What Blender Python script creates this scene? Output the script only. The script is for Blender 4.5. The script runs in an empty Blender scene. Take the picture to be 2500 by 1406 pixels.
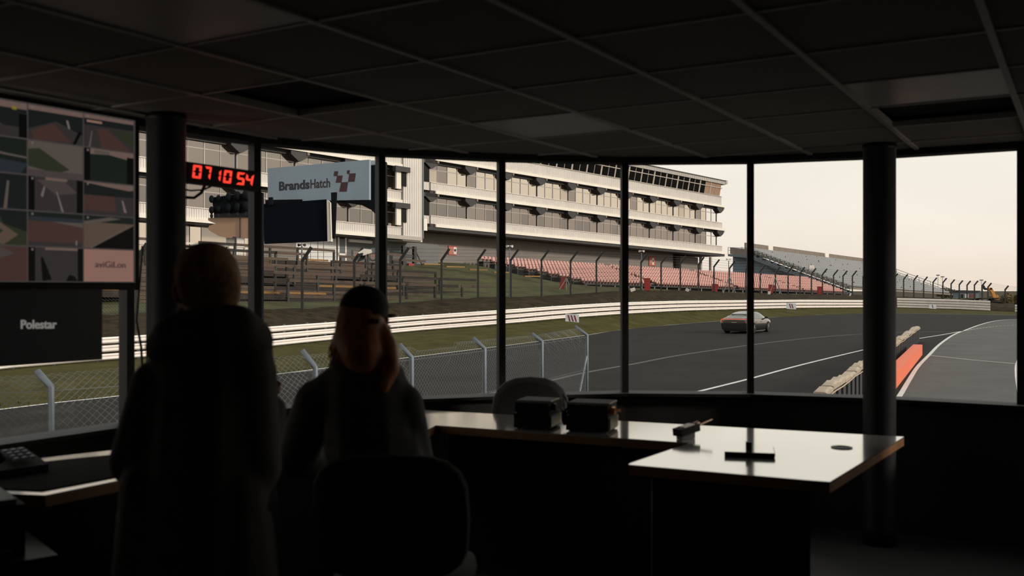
import bpy, bmesh, math, random
from mathutils import Vector, Matrix, Euler
random.seed(7)
SC = bpy.context.scene
COL = SC.collection
F = 2350.0           # focal length in pixels of the 2500 px wide frame
EYE = 1.48           # camera height above the room floor
R_ = math.radians

# ------------------------------------------------------------------ camera, sky, sun, exposure
cam = bpy.data.cameras.new('camera'); cam_o = bpy.data.objects.new('camera', cam); COL.objects.link(cam_o)
cam.sensor_width = 36.0; cam.lens = 36.0 * F / 2500.0
cam_o.location = (0, 0, EYE); cam_o.rotation_euler = (R_(90), 0, 0)
cam.clip_start = 0.05; cam.clip_end = 2000
cam.dof.use_dof = True; cam.dof.focus_distance = 75; cam.dof.aperture_fstop = 3.4
SC.camera = cam_o

w = bpy.data.worlds.new('sky'); SC.world = w; w.use_nodes = True
nt = w.node_tree; nt.nodes.clear()
wo = nt.nodes.new('ShaderNodeOutputWorld'); bg = nt.nodes.new('ShaderNodeBackground')
tc = nt.nodes.new('ShaderNodeTexCoord'); sep = nt.nodes.new('ShaderNodeSeparateXYZ')
rmp = nt.nodes.new('ShaderNodeValToRGB')
nz = nt.nodes.new('ShaderNodeTexNoise'); nz.inputs['Scale'].default_value = 3.0; nz.inputs['Detail'].default_value = 5
mp = nt.nodes.new('ShaderNodeMapping'); mp.inputs['Scale'].default_value = (1, 1, 3.5)
mr = nt.nodes.new('ShaderNodeMapRange'); mr.inputs['From Min'].default_value = .3; mr.inputs['From Max'].default_value = .7
mr.inputs['To Min'].default_value = .93; mr.inputs['To Max'].default_value = 1.03
mul = nt.nodes.new('ShaderNodeMixRGB'); mul.blend_type = 'MULTIPLY'; mul.inputs['Fac'].default_value = 1
nt.links.new(tc.outputs['Generated'], sep.inputs[0]); nt.links.new(sep.outputs['Z'], rmp.inputs['Fac'])
e = rmp.color_ramp.elements
e[0].position = 0.0; e[0].color = (.80, .685, .58, 1)
e[1].position = 1.0; e[1].color = (.70, .72, .70, 1)
for p_, c_ in ((.045, (.86, .78, .69, 1)), (.13, (.875, .84, .745, 1)), (.4, (.80, .79, .74, 1))):
    q = e.new(p_); q.color = c_
nt.links.new(tc.outputs['Generated'], mp.inputs[0]); nt.links.new(mp.outputs[0], nz.inputs['Vector'])
nt.links.new(nz.outputs['Fac'], mr.inputs['Value'])
nt.links.new(rmp.outputs[0], mul.inputs['Color1']); nt.links.new(mr.outputs[0], mul.inputs['Color2'])
nt.links.new(mul.outputs[0], bg.inputs['Color']); bg.inputs['Strength'].default_value = 1.14
nt.links.new(bg.outputs[0], wo.inputs[0])

sun = bpy.data.lights.new('sun', 'SUN'); sun_o = bpy.data.objects.new('sun', sun); COL.objects.link(sun_o)
sun.energy = 2.3; sun.color = (1.0, .88, .76); sun.angle = R_(6)
_sd = Vector((.93, -.30, .36)).normalized()          # towards the sun: low, off to the right and a little behind
sun_o.rotation_euler = _sd.to_track_quat('Z', 'Y').to_euler()

SC.view_settings.view_transform = 'Standard'; SC.view_settings.look = 'None'
SC.view_settings.gamma = 1.0; SC.view_settings.use_curve_mapping = False
SC.view_settings.exposure = 0.0
SC.cycles.use_denoising = True
SC.cycles.max_bounces = 8; SC.cycles.transparent_max_bounces = 24
SC.cycles.caustics_reflective = False; SC.cycles.caustics_refractive = False

# ------------------------------------------------------------------ helpers
def at(px, py, d):
    """survey point: picture position and distance from the camera plane -> world point"""
    return Vector(((px - 1250) / F * d, d, EYE + (703 - py) / F * d))
def lin(c):
    c /= 255.0
    return c / 12.92 if c <= .04045 else ((c + .055) / 1.055) ** 2.4
def rgb(*c): return tuple(lin(x) for x in c) + (1,)
MATS = {}
def mat(name, col, rough=.6, metal=0., spec=.5, noise=0., nscale=8., bump=0., bscale=60., coat=0., stretch=None):
    if name in MATS: return MATS[name]
    m = bpy.data.materials.new(name); m.use_nodes = True; n = m.node_tree; b = n.nodes['Principled BSDF']
    b.inputs['Base Color'].default_value = col; b.inputs['Roughness'].default_value = rough
    b.inputs['Metallic'].default_value = metal; b.inputs['Specular IOR Level'].default_value = spec
    b.inputs['Coat Weight'].default_value = coat
    t = None
    if noise or bump:
        t = n.nodes.new('ShaderNodeTexCoord'); mpp = n.nodes.new('ShaderNodeMapping')
        if stretch: mpp.inputs['Scale'].default_value = stretch
        n.links.new(t.outputs['Object'], mpp.inputs[0])
    if noise:
        a = n.nodes.new('ShaderNodeTexNoise'); a.inputs['Scale'].default_value = nscale; a.inputs['Detail'].default_value = 6
        a.inputs['Roughness'].default_value = .65
        n.links.new(mpp.outputs[0], a.inputs['Vector'])
        r = n.nodes.new('ShaderNodeValToRGB'); r.color_ramp.elements[0].position = .32; r.color_ramp.elements[1].position = .68
        r.color_ramp.elements[0].color = tuple(x * (1 - noise) for x in col[:3]) + (1,)
        r.color_ramp.elements[1].color = tuple(min(1, x * (1 + noise)) for x in col[:3]) + (1,)
        n.links.new(a.outputs['Fac'], r.inputs['Fac']); n.links.new(r.outputs[0], b.inputs['Base Color'])
    if bump:
        a = n.nodes.new('ShaderNodeTexNoise'); a.inputs['Scale'].default_value = bscale; a.inputs['Detail'].default_value = 4
        n.links.new(mpp.outputs[0], a.inputs['Vector'])
        bm_ = n.nodes.new('ShaderNodeBump'); bm_.inputs['Strength'].default_value = bump; bm_.inputs['Distance'].default_value = .02
        n.links.new(a.outputs['Fac'], bm_.inputs['Height']); n.links.new(bm_.outputs[0], b.inputs['Normal'])
    MATS[name] = m
    return m
def emit(name, col, strength=1.):
    if name in MATS: return MATS[name]
    m = bpy.data.materials.new(name); m.use_nodes = True; b = m.node_tree.nodes['Principled BSDF']
    b.inputs['Base Color'].default_value = (0.006, .006, .006, 1); b.inputs['Roughness'].default_value = .35; b.inputs['Specular IOR Level'].default_value = .12
    b.inputs['Emission Color'].default_value = col; b.inputs['Emission Strength'].default_value = strength
    MATS[name] = m
    return m
def mix_gloss(name, build_base, refl_col, rough, lo, hi, power=5.0):
    """a base under a clear reflecting skin that grows stronger towards grazing view"""
    m = bpy.data.materials.new(name); m.use_nodes = True; n = m.node_tree; n.nodes.clear()
    o = n.nodes.new('ShaderNodeOutputMaterial'); mx = n.nodes.new('ShaderNodeMixShader')
    base = build_base(n); g = n.nodes.new('ShaderNodeBsdfGlossy'); g.inputs['Color'].default_value = refl_col
    g.inputs['Roughness'].default_value = rough
    lw = n.nodes.new('ShaderNodeLayerWeight'); lw.inputs['Blend'].default_value = .5
    pw = n.nodes.new('ShaderNodeMath'); pw.operation = 'POWER'; pw.inputs[1].default_value = power
    mr_ = n.nodes.new('ShaderNodeMapRange'); mr_.inputs['To Min'].default_value = lo; mr_.inputs['To Max'].default_value = hi
    n.links.new(lw.outputs['Facing'], pw.inputs[0]); n.links.new(pw.outputs[0], mr_.inputs['Value'])
    n.links.new(mr_.outputs[0], mx.inputs['Fac']); n.links.new(base.outputs[0], mx.inputs[1]); n.links.new(g.outputs[0], mx.inputs[2])
    n.links.new(mx.outputs[0], o.inputs['Surface'])
    MATS[name] = m
    return m
def glass_mat(name, tint, lo=.012, hi=.9):
    def base(n):
        t = n.nodes.new('ShaderNodeBsdfTransparent'); t.inputs['Color'].default_value = tint; return t
    return mix_gloss(name, base, (1, 1, 1, 1), 0.0, lo, hi)
def diff_base(col):
    def base(n):
        d = n.nodes.new('ShaderNodeBsdfDiffuse'); d.inputs['Color'].default_value = col; return d
    return base

class MB:
    def __init__(s): s.v = []; s.f = []; s.mi = []; s.cur = 0
    def add(s, vs, fs):
        o = len(s.v); s.v += [Vector(p) for p in vs]; s.f += [tuple(i + o for i in f) for f in fs]; s.mi += [s.cur] * len(fs)
    def hexa(s, p):   # p: bottom 4 (ccw), top 4
        s.add(p, [(3, 2, 1, 0), (4, 5, 6, 7), (0, 1, 5, 4), (1, 2, 6, 5), (2, 3, 7, 6), (3, 0, 4, 7)])
    def box(s, x0, x1, y0, y1, z0, z1):
        s.hexa([(x0, y0, z0), (x1, y0, z0), (x1, y1, z0), (x0, y1, z0), (x0, y0, z1), (x1, y0, z1), (x1, y1, z1), (x0, y1, z1)])
    def obox(s, c, size, rot=None):
        c = Vector(c); hx, hy, hz = [q / 2 for q in size]; M = rot or Matrix.Identity(3)
        s.hexa([c + M @ Vector(q) for q in [(-hx, -hy, -hz), (hx, -hy, -hz), (hx, hy, -hz), (-hx, hy, -hz), (-hx, -hy, hz), (hx, -hy, hz), (hx, hy, hz), (-hx, hy, hz)]])
    def prism(s, poly, vec):
        n = len(poly); a = [Vector(p) for p in poly]; b = [p + Vector(vec) for p in a]
        s.add(a + b, [tuple(range(n - 1, -1, -1)), tuple(range(n, 2 * n))] + [(i, (i + 1) % n, n + (i + 1) % n, n + i) for i in range(n)])
    def tube(s, pts, r, n=6, caps=True, flat=None):
        pts = [Vector(p) for p in pts]; rs = r if isinstance(r, (list, tuple)) else [r] * len(pts)
        rings = []; up = Vector((0, 0, 1))
        for i, p in enumerate(pts):
            t = (pts[min(i + 1, len(pts) - 1)] - pts[max(i - 1, 0)]).normalized()
            x = t.cross(up)
            if x.length < .05: x = t.cross(Vector((1, 0, 0)))
            x.normalize(); y = x.cross(t).normalized()
            rings.append([p + (x * math.cos(2 * math.pi * k / n) + y * math.sin(2 * math.pi * k / n)) * rs[i] for k in range(n)])
        vs = [q for rg in rings for q in rg]
        fs = [(i * n + k, i * n + (k + 1) % n, (i + 1) * n + (k + 1) % n, (i + 1) * n + k) for i in range(len(pts) - 1) for k in range(n)]
        if caps: fs += [tuple(range(n - 1, -1, -1)), tuple(range((len(pts) - 1) * n, len(pts) * n))]
        s.add(vs, fs)
    def lathe(s, prof, c=(0, 0, 0), n=24, M=None):   # prof: (r, z)
        c = Vector(c); M = M or Matrix.Identity(3)
        vs = [c + M @ Vector((r * math.cos(2 * math.pi * k / n), r * math.sin(2 * math.pi * k / n), z)) for r, z in prof for k in range(n)]
        fs = [(i * n + k, i * n + (k + 1) % n, (i + 1) * n + (k + 1) % n, (i + 1) * n + k) for i in range(len(prof) - 1) for k in range(n)]
        fs += [tuple(range(n - 1, -1, -1)), tuple(range((len(prof) - 1) * n, len(prof) * n))]
        s.add(vs, fs)
    def loft(s, rows, closed=False):
        n = len(rows[0]); m = len(rows); k = n if closed else n - 1
        s.add([p for r in rows for p in r], [(i * n + j, i * n + (j + 1) % n, (i + 1) * n + (j + 1) % n, (i + 1) * n + j) for i in range(m - 1) for j in range(k)])
    def blob(s, c, r, n=10):
        c = Vector(c); rx, ry, rz = r if isinstance(r, (tuple, list)) else (r, r, r)
        prof = [(math.sin(math.pi * i / n), -math.cos(math.pi * i / n)) for i in range(n + 1)]
        m = 2 * n; o = []
        for a, z in prof:
            for k in range(m): o.append(c + Vector((rx * max(a, .02) * math.cos(2 * math.pi * k / m), ry * max(a, .02) * math.sin(2 * math.pi * k / m), rz * z)))
        fs = [(i * m + k, i * m + (k + 1) % m, (i + 1) * m + (k + 1) % m, (i + 1) * m + k) for i in range(n) for k in range(m)]
        fs += [tuple(range(m - 1, -1, -1)), tuple(range(n * m, (n + 1) * m))]
        s.add(o, fs)
    def limb(s, pts, rs, step=.5):
        """a tapering chain of overlapping balls"""
        pts = [Vector(p) for p in pts]
        for i in range(len(pts) - 1):
            L = (pts[i + 1] - pts[i]).length; k = max(2, int(L / (min(rs[i], rs[i + 1]) * step)) + 1)
            for j in range(k + 1):
                t = j / k; s.blob(pts[i].lerp(pts[i + 1], t), rs[i] * (1 - t) + rs[i + 1] * t, 6)
    def mesh(s, name, origin=(0, 0, 0), smooth=False):
        o = Vector(origin); me = bpy.data.meshes.new(name)
        me.from_pydata([tuple(p - o) for p in s.v], [], s.f)
        if any(s.mi): me.polygons.foreach_set('material_index', s.mi)
        if smooth: me.polygons.foreach_set('use_smooth', [True] * len(me.polygons))
        me.update(); return me

def fixn(me):
    b = bmesh.new(); b.from_mesh(me); bmesh.ops.recalc_face_normals(b, faces=b.faces); b.to_mesh(me); b.free(); return me
WORLD = {}
def _mats(me, m):
    for x in (m if isinstance(m, (list, tuple)) else [m]): me.materials.append(x)
def props(o, label=None, cat=None, group=None, kind=None):
    if label: o['label'] = label
    if cat: o['category'] = cat
    if group: o['group'] = group
    if kind: o['kind'] = kind
def thing(name, label, cat, loc=(0, 0, 0), rz=0., group=None):
    o = bpy.data.objects.new(name, None); o.empty_display_size = .1; COL.objects.link(o)
    o.location = loc; o.rotation_euler = (0, 0, rz); WORLD[o.name] = Vector(loc); props(o, label, cat, group); return o
def obj(name, me, parent=None, loc=(0, 0, 0)):
    o = bpy.data.objects.new(name, me); COL.objects.link(o); o.location = loc
    if parent: o.parent = parent
    WORLD[o.name] = Vector(loc) + (WORLD[parent.name] if parent else Vector())
    return o
def part(name, mb, m, parent, local=False, smooth=False, label=None, kind=None, fix=False):
    """mesh of its own under parent; vertices in world space unless local"""
    me = mb.mesh(name, (0, 0, 0) if local else WORLD[parent.name], smooth); _mats(me, m)
    if fix: fixn(me)
    o = obj(name, me, parent); props(o, label, None, None, kind); return o
def single(name, mb, m, label, cat, group=None, smooth=False, fix=False):
    c = sum(mb.v, Vector()) / len(mb.v); c.z = min(p.z for p in mb.v)
    me = mb.mesh(name, c, smooth); _mats(me, m)
    if fix: fixn(me)
    o = obj(name, me, None, c); props(o, label, cat, group); return o
def struct(name, mb, m, smooth=False, fix=False, parent=None):
    me = mb.mesh(name, WORLD[parent.name] if parent else (0, 0, 0), smooth); _mats(me, m)
    if fix: fixn(me)
    o = obj(name, me, parent)
    if not parent: o['kind'] = 'structure'
    return o
def inst(name, me, parent, loc): return obj(name, me, parent, Vector(loc) - WORLD[parent.name])
def lerp(a, b, t): return a + (b - a) * t
def interp(tab, x):
    if x <= tab[0][0]: return tab[0][1:]
    for a, b in zip(tab, tab[1:]):
        if x <= b[0]:
            t = (x - a[0]) / (b[0] - a[0]); return tuple(lerp(p, q, t) for p, q in zip(a[1:], b[1:]))
    return tab[-1][1:]
def text_mesh(body, size, offset=0., extrude=.002, name='lettering', shear=0.):
    c = bpy.data.curves.new('tmp', 'FONT'); c.body = body; c.size = size; c.offset = offset; c.extrude = extrude; c.shear = shear
    c.resolution_u = 4
    o = bpy.data.objects.new('tmp', c); COL.objects.link(o); dg = bpy.context.evaluated_depsgraph_get()
    me = bpy.data.meshes.new_from_object(o.evaluated_get(dg)); bpy.data.objects.remove(o); bpy.data.curves.remove(c)
    me.name = name; xs = [v.co.x for v in me.vertices]; ys = [v.co.y for v in me.vertices]
    return me, min(xs), max(xs), min(ys), max(ys)
def fit_text(me, box, O, ex, ey, en):
    """map flat text mesh (x0,x1,y0,y1) onto O + ex*[0..1] + ey*[0..1], raised along en"""
    x0, x1, y0, y1 = box
    for v in me.vertices:
        a = (v.co.x - x0) / (x1 - x0); b = (v.co.y - y0) / (y1 - y0); z = v.co.z
        v.co = O + ex * a + ey * b + en * (z + .004)
    me.update()
def remeshed(mb, name, voxel, smooth_it=4):
    me = mb.mesh('tmp'); o = bpy.data.objects.new('tmp', me); COL.objects.link(o)
    r = o.modifiers.new('r', 'REMESH'); r.mode = 'VOXEL'; r.voxel_size = voxel; r.use_smooth_shade = True
    if smooth_it:
        q = o.modifiers.new('s', 'SMOOTH'); q.iterations = smooth_it; q.factor = .5
    dg = bpy.context.evaluated_depsgraph_get(); out = bpy.data.meshes.new_from_object(o.evaluated_get(dg)); out.name = name
    bpy.data.objects.remove(o); bpy.data.meshes.remove(me)
    return out

# ------------------------------------------------------------------ materials
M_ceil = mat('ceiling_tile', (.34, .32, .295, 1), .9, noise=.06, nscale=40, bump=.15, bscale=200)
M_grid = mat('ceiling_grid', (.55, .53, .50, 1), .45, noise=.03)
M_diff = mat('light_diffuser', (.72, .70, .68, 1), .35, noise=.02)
M_vent = mat('dark_vent', (.012, .012, .012, 1), .9, noise=.05)
M_wall = mat('dark_wall', (.03, .029, .028, 1), .9, noise=.1, nscale=6)
M_room = mat("room_wall", (.5, .48, .45, 1), .9, noise=.05, nscale=3)
M_floor = mat('dark_carpet', (.03, .03, .03, 1), .95, noise=.2, nscale=90, bump=.3, bscale=300)
M_frame = mat('black_frame', (.010, .010, .011, 1), .7, noise=.05)
M_colm = mat('column_paint', (.012, .014, .017, 1), .5, noise=.08, nscale=4)
M_glass = glass_mat('window_glass', (.95, .95, .94, 1))
M_black = mat('black_plastic', (.010, .010, .010, 1), .5, noise=.05)
M_blackg = mat('black_gloss', (.008, .008, .009, 1), .15)
M_asph = mat('asphalt', rgb(38, 37, 36), .9, spec=.12, noise=.22, nscale=.45, bump=.1, bscale=30)
M_paint = mat('white_line_paint', rgb(205, 203, 200), .6, noise=.12, nscale=1.4)
M_seam = mat('worn_grey_line', rgb(76, 75, 74), .8, noise=.12, nscale=.5)
M_grass = mat('grass', rgb(66, 64, 31), 1.0, spec=.1, noise=.35, nscale=.7, bump=.5, bscale=14)
M_bank = mat('bank_grass', rgb(50, 43, 30), 1.0, spec=.1, noise=.6, nscale=1.3, bump=.6, bscale=9)
M_plat = mat('hill_grass', rgb(82, 83, 58), 1.0, spec=.1, noise=.3, nscale=.35, bump=.5, bscale=8)
M_earth = mat('earth', rgb(70, 62, 50), 1.0, spec=.1, noise=.3, nscale=.2)
M_white = mat('white_painted_steel', rgb(240, 232, 226), .45, noise=.05, nscale=1.5)
M_clad = mat('white_cladding', rgb(218, 213, 206), .55, noise=.06, nscale=.8)
M_ledge = mat('cream_ledge', rgb(236, 230, 218), .6, noise=.05, nscale=.5)
M_block = mat('grey_blockwork', rgb(134, 128, 122), .85, noise=.05, nscale=.6)
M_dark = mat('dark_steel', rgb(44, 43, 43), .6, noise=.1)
M_mull = mat('pale_window_bar', rgb(176, 168, 160), .5, noise=.05)
M_post = mat('fence_steel', rgb(40, 41, 40), .6, noise=.15, nscale=5)
M_galv = mat('galvanised_steel', rgb(104, 112, 120), .5, metal=.3, noise=.1, nscale=6)
M_wire = mat('galvanised_wire', rgb(104, 108, 110), .5, metal=.3)
M_dwire = mat('dark_wire', rgb(58, 60, 60), .6)
M_red = mat('red_paint', rgb(150, 32, 24), .5, noise=.1)
M_seat = mat('pink_red_seat', rgb(196, 147, 139), .5, noise=.05)
M_gseat = mat('grey_seat', rgb(150, 152, 154), .5, noise=.05)
M_conc = mat('concrete', rgb(128, 118, 108), .9, noise=.12, nscale=.8)
M_shed = mat('blue_grey_sheet', rgb(112, 124, 136), .6, noise=.05)
M_wood = mat('old_timber', rgb(88, 73, 62), .85, noise=.25, nscale=2, stretch=(1, 1, 8))
M_wood2 = mat('dark_timber', rgb(46, 38, 33), .85, noise=.25, nscale=2)
M_yel = mat('yellow_edge_paint', rgb(150, 110, 56), .7, noise=.1)
M_orange = mat('orange_paint', rgb(226, 112, 78), .65, noise=.06, nscale=2)
def wg(name, c, r, lo): return mix_gloss(name, diff_base(c), r, .02, lo, .95, 4)
M_win = [wg('tinted_reflection_a', rgb(70, 58, 48), (.99, .87, .74, 1), .72), wg('tinted_reflection_b', rgb(70, 62, 57), (.95, .84, .76, 1), .30),
         wg('tinted_reflection_c', rgb(52, 46, 42), (.9, .82, .76, 1), .26), wg('curtained_pane', rgb(170, 156, 140), (.95, .86, .76, 1), .30)]  # differing sky reflections are put into the pane tints
M_wdark = wg('dark_pane', rgb(14, 16, 16), (.9, .9, .9, 1), .025)
M_tan = wg('tan_pane', rgb(176, 146, 124), (.9, .84, .76, 1), .15)  # tan base colour for the end panes of the top floor
M_clear = glass_mat('clear_pane', (.93, .9, .86, 1), .06)
M_desk = mix_gloss('desk_laminate', diff_base(rgb(150, 148, 145)), (1, .985, .96, 1), .1, .05, 1.0, 1.35)
M_edge = mat('desk_wood_edge', rgb(128, 92, 60), .4, noise=.25, nscale=6)

# ------------------------------------------------------------------ the room
CEIL = EYE + .828; GT = EYE + .797; SILL = EYE - .667
W = [(-2.62, 3.30), (-2.26, 4.05), (-1.86, 4.72), (-1.39, 5.29), (-.77, 5.75), (-.056, 5.99), (.726, 6.14), (1.511, 6.09), (2.23, 5.86), (2.90, 5.49), (3.47, 4.97), (3.88, 4.27), (4.12, 3.48)]
ROOM = [(-2.9, -2.5), (4.3, -2.5)] + W[::-1]       # convex, ccw
m = MB(); m.add([(x, y, 0) for x, y in ROOM], [tuple(range(len(ROOM)))]); m.prism([(x, y, -.2) for x, y in ROOM], (0, 0, .19)); struct('floor', m, M_floor, fix=True)
def wall(name, a, b, z0, z1, t=.12, mt=None):
    a, b = Vector((*a, 0)), Vector((*b, 0)); d = (b - a).normalized(); n = Vector((d.y, -d.x, 0)) * t
    mm = MB(); mm.hexa([a + Vector((0, 0, z0)), b + Vector((0, 0, z0)), b + n + Vector((0, 0, z0)), a + n + Vector((0, 0, z0)),
                        a + Vector((0, 0, z1)), b + Vector((0, 0, z1)), b + n + Vector((0, 0, z1)), a + n + Vector((0, 0, z1))])
    return struct(name, mm, mt or M_wall, fix=True)
wall('wall_back', ROOM[0], ROOM[1], 0, CEIL + .1, mt=M_room)
wall('wall_right', ROOM[1], ROOM[2], 0, CEIL + .1, mt=M_room)
wall('wall_left', ROOM[-1], ROOM[0], 0, CEIL + .1, mt=M_room)
def wnorm(i):
    ns = []
    for k in (i - 1, i):
        if 0 <= k < len(W) - 1:
            d = Vector((W[k + 1][0] - W[k][0], W[k + 1][1] - W[k][1], 0)).normalized(); ns.append(Vector((-d.y, d.x, 0)))
    return sum(ns, Vector()).normalized()
WN = [wnorm(i) for i in range(len(W))]
def arc_band(z0, z1, t0, t1):
    m = MB(); rows = []
    for (x, y), n in zip(W, WN):
        p = Vector((x, y, 0)); a, b = p + n * t0, p + n * t1
        rows.append([Vector((a.x, a.y, z0)), Vector((b.x, b.y, z0)), Vector((b.x, b.y, z1)), Vector((a.x, a.y, z1))])
    m.loft(rows, True); m.add(rows[0], [(0, 1, 2, 3)]); m.add(rows[-1], [(3, 2, 1, 0)]); return m
struct('wall_front', arc_band(-.2, SILL - .02, 0.0, .12), M_wall, fix=True)
struct('trim_1', arc_band(SILL - .02, SILL, -.05, .13), M_frame, fix=True)          # sill
struct('trim_2', arc_band(GT, CEIL + .1, -.012, .12), M_frame, fix=True)            # head
m = MB(); m.prism([(x, y, CEIL + .1) for x, y in ROOM], (0, 0, .15)); struct('roof', m, M_wall, fix=True)
m = MB(); m.prism([(x, y - .02, -1.52) for x, y in ROOM], (0, 0, 1.31)); struct('wall_base', m, M_block, fix=True)
for i in range(len(W) - 1):
    a, b = Vector((*W[i], 0)), Vector((*W[i + 1], 0)); n = Vector((-(b - a).y, (b - a).x, 0)).normalized()
    wd = bpy.data.objects.new('window_%d' % (i + 1), None); COL.objects.link(wd); wd.location = a; WORLD[wd.name] = a.copy(); wd['kind'] = 'structure'
    p = a + n * .05; q = b + n * .05; m = MB()
    m.add([(p.x, p.y, SILL), (q.x, q.y, SILL), (q.x, q.y, GT), (p.x, p.y, GT)], [(0, 1, 2, 3)])
    part('pane', m, M_glass, wd)
    m = MB(); c = a + WN[i] * .05; d = Vector((WN[i].y, -WN[i].x, 0)); hw = .021
    m.hexa([c + d * sx * hw + WN[i] * sy * .035 + Vector((0, 0, z)) for z in (SILL, GT) for sx, sy in ((-1, -1), (1, -1), (1, 1), (-1, 1))])
    part('mullion', m, M_frame, wd, fix=True)
for k, (x, y) in enumerate(((-1.66, 4.62), (2.13, 5.58))):
    m = MB(); m.lathe([(.093, 0), (.093, .1), (.0905, .11), (.0905, CEIL - .03), (.095, CEIL - .028), (.095, CEIL)], (x, y, 0), 40)
    o = struct('column_%d' % (k + 1), m, M_colm, smooth=False)
    for pl in o.data.polygons: pl.use_smooth = len(pl.vertices) == 4
# suspended ceiling: 0.6 m tiles on a grid turned to the window arc
CA = Vector((.511, .8596)); CB = Vector((.8596, -.511)); CO = Vector((0, 4.03))
def clip(poly, conv):
    out = poly
    for i in range(len(conv)):
        a, b = conv[i], conv[(i + 1) % len(conv)]; inp, out = out, []
        side = lambda p: (b[0] - a[0]) * (p[1] - a[1]) - (b[1] - a[1]) * (p[0] - a[0])
        for j in range(len(inp)):
            p, q = inp[j - 1], inp[j]; sp, sq = side(p), side(q)
            if (sp >= 0) != (sq >= 0):
                t = sp / (sp - sq); out.append((lerp(p[0], q[0], t), lerp(p[1], q[1], t)))
            if sq >= 0: out.append(q)
        if not out: return []
    return out
ceil = bpy.data.objects.new('ceiling', None); COL.objects.link(ceil); ceil.location = (0, 0, CEIL); WORLD[ceil.name] = Vector((0, 0, CEIL)); ceil['kind'] = 'structure'
def cpt(a, b): p = CO + CA * a + CB * b; return (p.x, p.y)
LIGHTS = {(1, -1), (1, 2), (-3, -1)}; VENTS = {(2, 2), (-1, -2)}
for i in range(-11, 6):
    for j in range(-9, 10):
        g = .012
        q = clip([cpt(.6 * i + g, .6 * j + g), cpt(.6 * i + g, .6 * j + .6 - g), cpt(.6 * i + .6 - g, .6 * j + .6 - g), cpt(.6 * i + .6 - g, .6 * j + g)][::-1], ROOM)
        if len(q) < 3: q = clip([cpt(.6 * i + g, .6 * j + g), cpt(.6 * i + g, .6 * j + .6 - g), cpt(.6 * i + .6 - g, .6 * j + .6 - g), cpt(.6 * i + .6 - g, .6 * j + g)], ROOM)
        if len(q) < 3: continue
        key = (i, j); dz = .004 if key in LIGHTS else (.05 if key in VENTS else .006 + .002 * random.random())
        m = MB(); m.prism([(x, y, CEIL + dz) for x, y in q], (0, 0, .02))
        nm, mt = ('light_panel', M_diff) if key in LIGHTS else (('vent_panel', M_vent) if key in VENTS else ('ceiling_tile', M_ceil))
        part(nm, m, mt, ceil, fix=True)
def grid_line(p, q):
    """clip a segment to the room"""
    p, q = Vector(p), Vector(q); t0, t1 = 0., 1.
    for i in range(len(ROOM)):
        a, b = Vector(ROOM[i]), Vector(ROOM[(i + 1) % len(ROOM)])
        s = lambda r: (b.x - a.x) * (r.y - a.y) - (b.y - a.y) * (r.x - a.x)
        sp, sq = s(p), s(q)
        if sp < 0 and sq < 0: return None
        if sp < 0: t0 = max(t0, sp / (sp - sq))
        elif sq < 0: t1 = min(t1, sp / (sp - sq))
    return None if t0 >= t1 else (p.lerp(q, t0), p.lerp(q, t1))
for fam in (0, 1):
    for k in range(-11, 11):
        s = grid_line(cpt(.6 * k, -9), cpt(.6 * k, 9)) if fam == 0 else grid_line(cpt(-9, .6 * k), cpt(9, .6 * k))
        if not s: continue
        a, b = s; d = (b - a).normalized(); n = Vector((-d.y, d.x)) * (.0075 if fam == 0 else .012); m = MB()
        z0 = CEIL - (.0 if fam == 0 else .004)
        m.hexa([(*(a - n), z0), (*(b - n), z0), (*(b + n), z0), (*(a + n), z0), (*(a - n), CEIL + .03), (*(b - n), CEIL + .03), (*(b + n), CEIL + .03), (*(a + n), CEIL + .03)])
        part('grid_bar', m, M_grid, ceil, fix=True)

# ------------------------------------------------------------------ the circuit: track, verge, bank
G = EYE - 3.0
def gnd(px, py): return at(px, py, 3.0 * F / (py - 703))         # a spot on the flat track
EDGE = [(-900, 1160), (-400, 1065), (-100, 1013), (0, 1000), (150, 982), (305, 965), (500, 937), (690, 912), (850, 892), (1005, 872), (1183, 850), (1310, 834), (1433, 818), (1520, 804.5), (1640, 793),
        (1760, 783.5), (1880, 775), (2000, 768.5), (2105, 765), (2185, 765), (2300, 766.5), (2400, 768), (2500, 770), (2700, 774), (3200, 786)]
# foot of the crash barrier: picture x, distance, height against the eye
BARR = [(-900, 22, -3.05), (-400, 28, -3.05), (0, 35.5, -3.04), (305, 41, -3.05), (500, 43.5, -2.95), (671, 46, -2.82), (820, 52, -2.83), (949, 58.5, -2.80), (1090, 61.5, -2.62), (1230, 64.5, -2.46), (1380, 71, -2.28),
        (1520, 78, -2.16), (1670, 90, -2.18), (1825, 102, -2.28), (1960, 112, -2.36), (2105, 123, -2.54), (2185, 130, -2.67), (2330, 128, -2.84), (2474, 122, -3.06), (2700, 118, -3.1), (3200, 110, -3.1)]
def bar(px):
    d, z = interp(BARR, px); return Vector(((px - 1250) / F * d, d, EYE + z))
epts = [gnd(*q) for q in EDGE]; epx = [q[0] for q in EDGE]
m = MB(); m.loft([[Vector((p.x * .02 + (-9 if p.x < 0 else 9) * 0, 5.0, G)) if False else Vector((lerp(-14, 30, i / (len(epts) - 1)), 3.0, G)), p] for i, p in enumerate(epts)])
struct('race_track', m, M_asph)
track = bpy.data.objects['race_track']
def strip(pts, wd, dz=.008):
    m = MB(); rows = []
    for i, p in enumerate(pts):
        t = (pts[min(i + 1, len(pts) - 1)] - pts[max(i - 1, 0)]); t.z = 0; t.normalize(); n = Vector((-t.y, t.x, 0)) * wd / 2
        rows.append([p - n + Vector((0, 0, dz)), p + n + Vector((0, 0, dz))])
    m.loft(rows); return m
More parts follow.
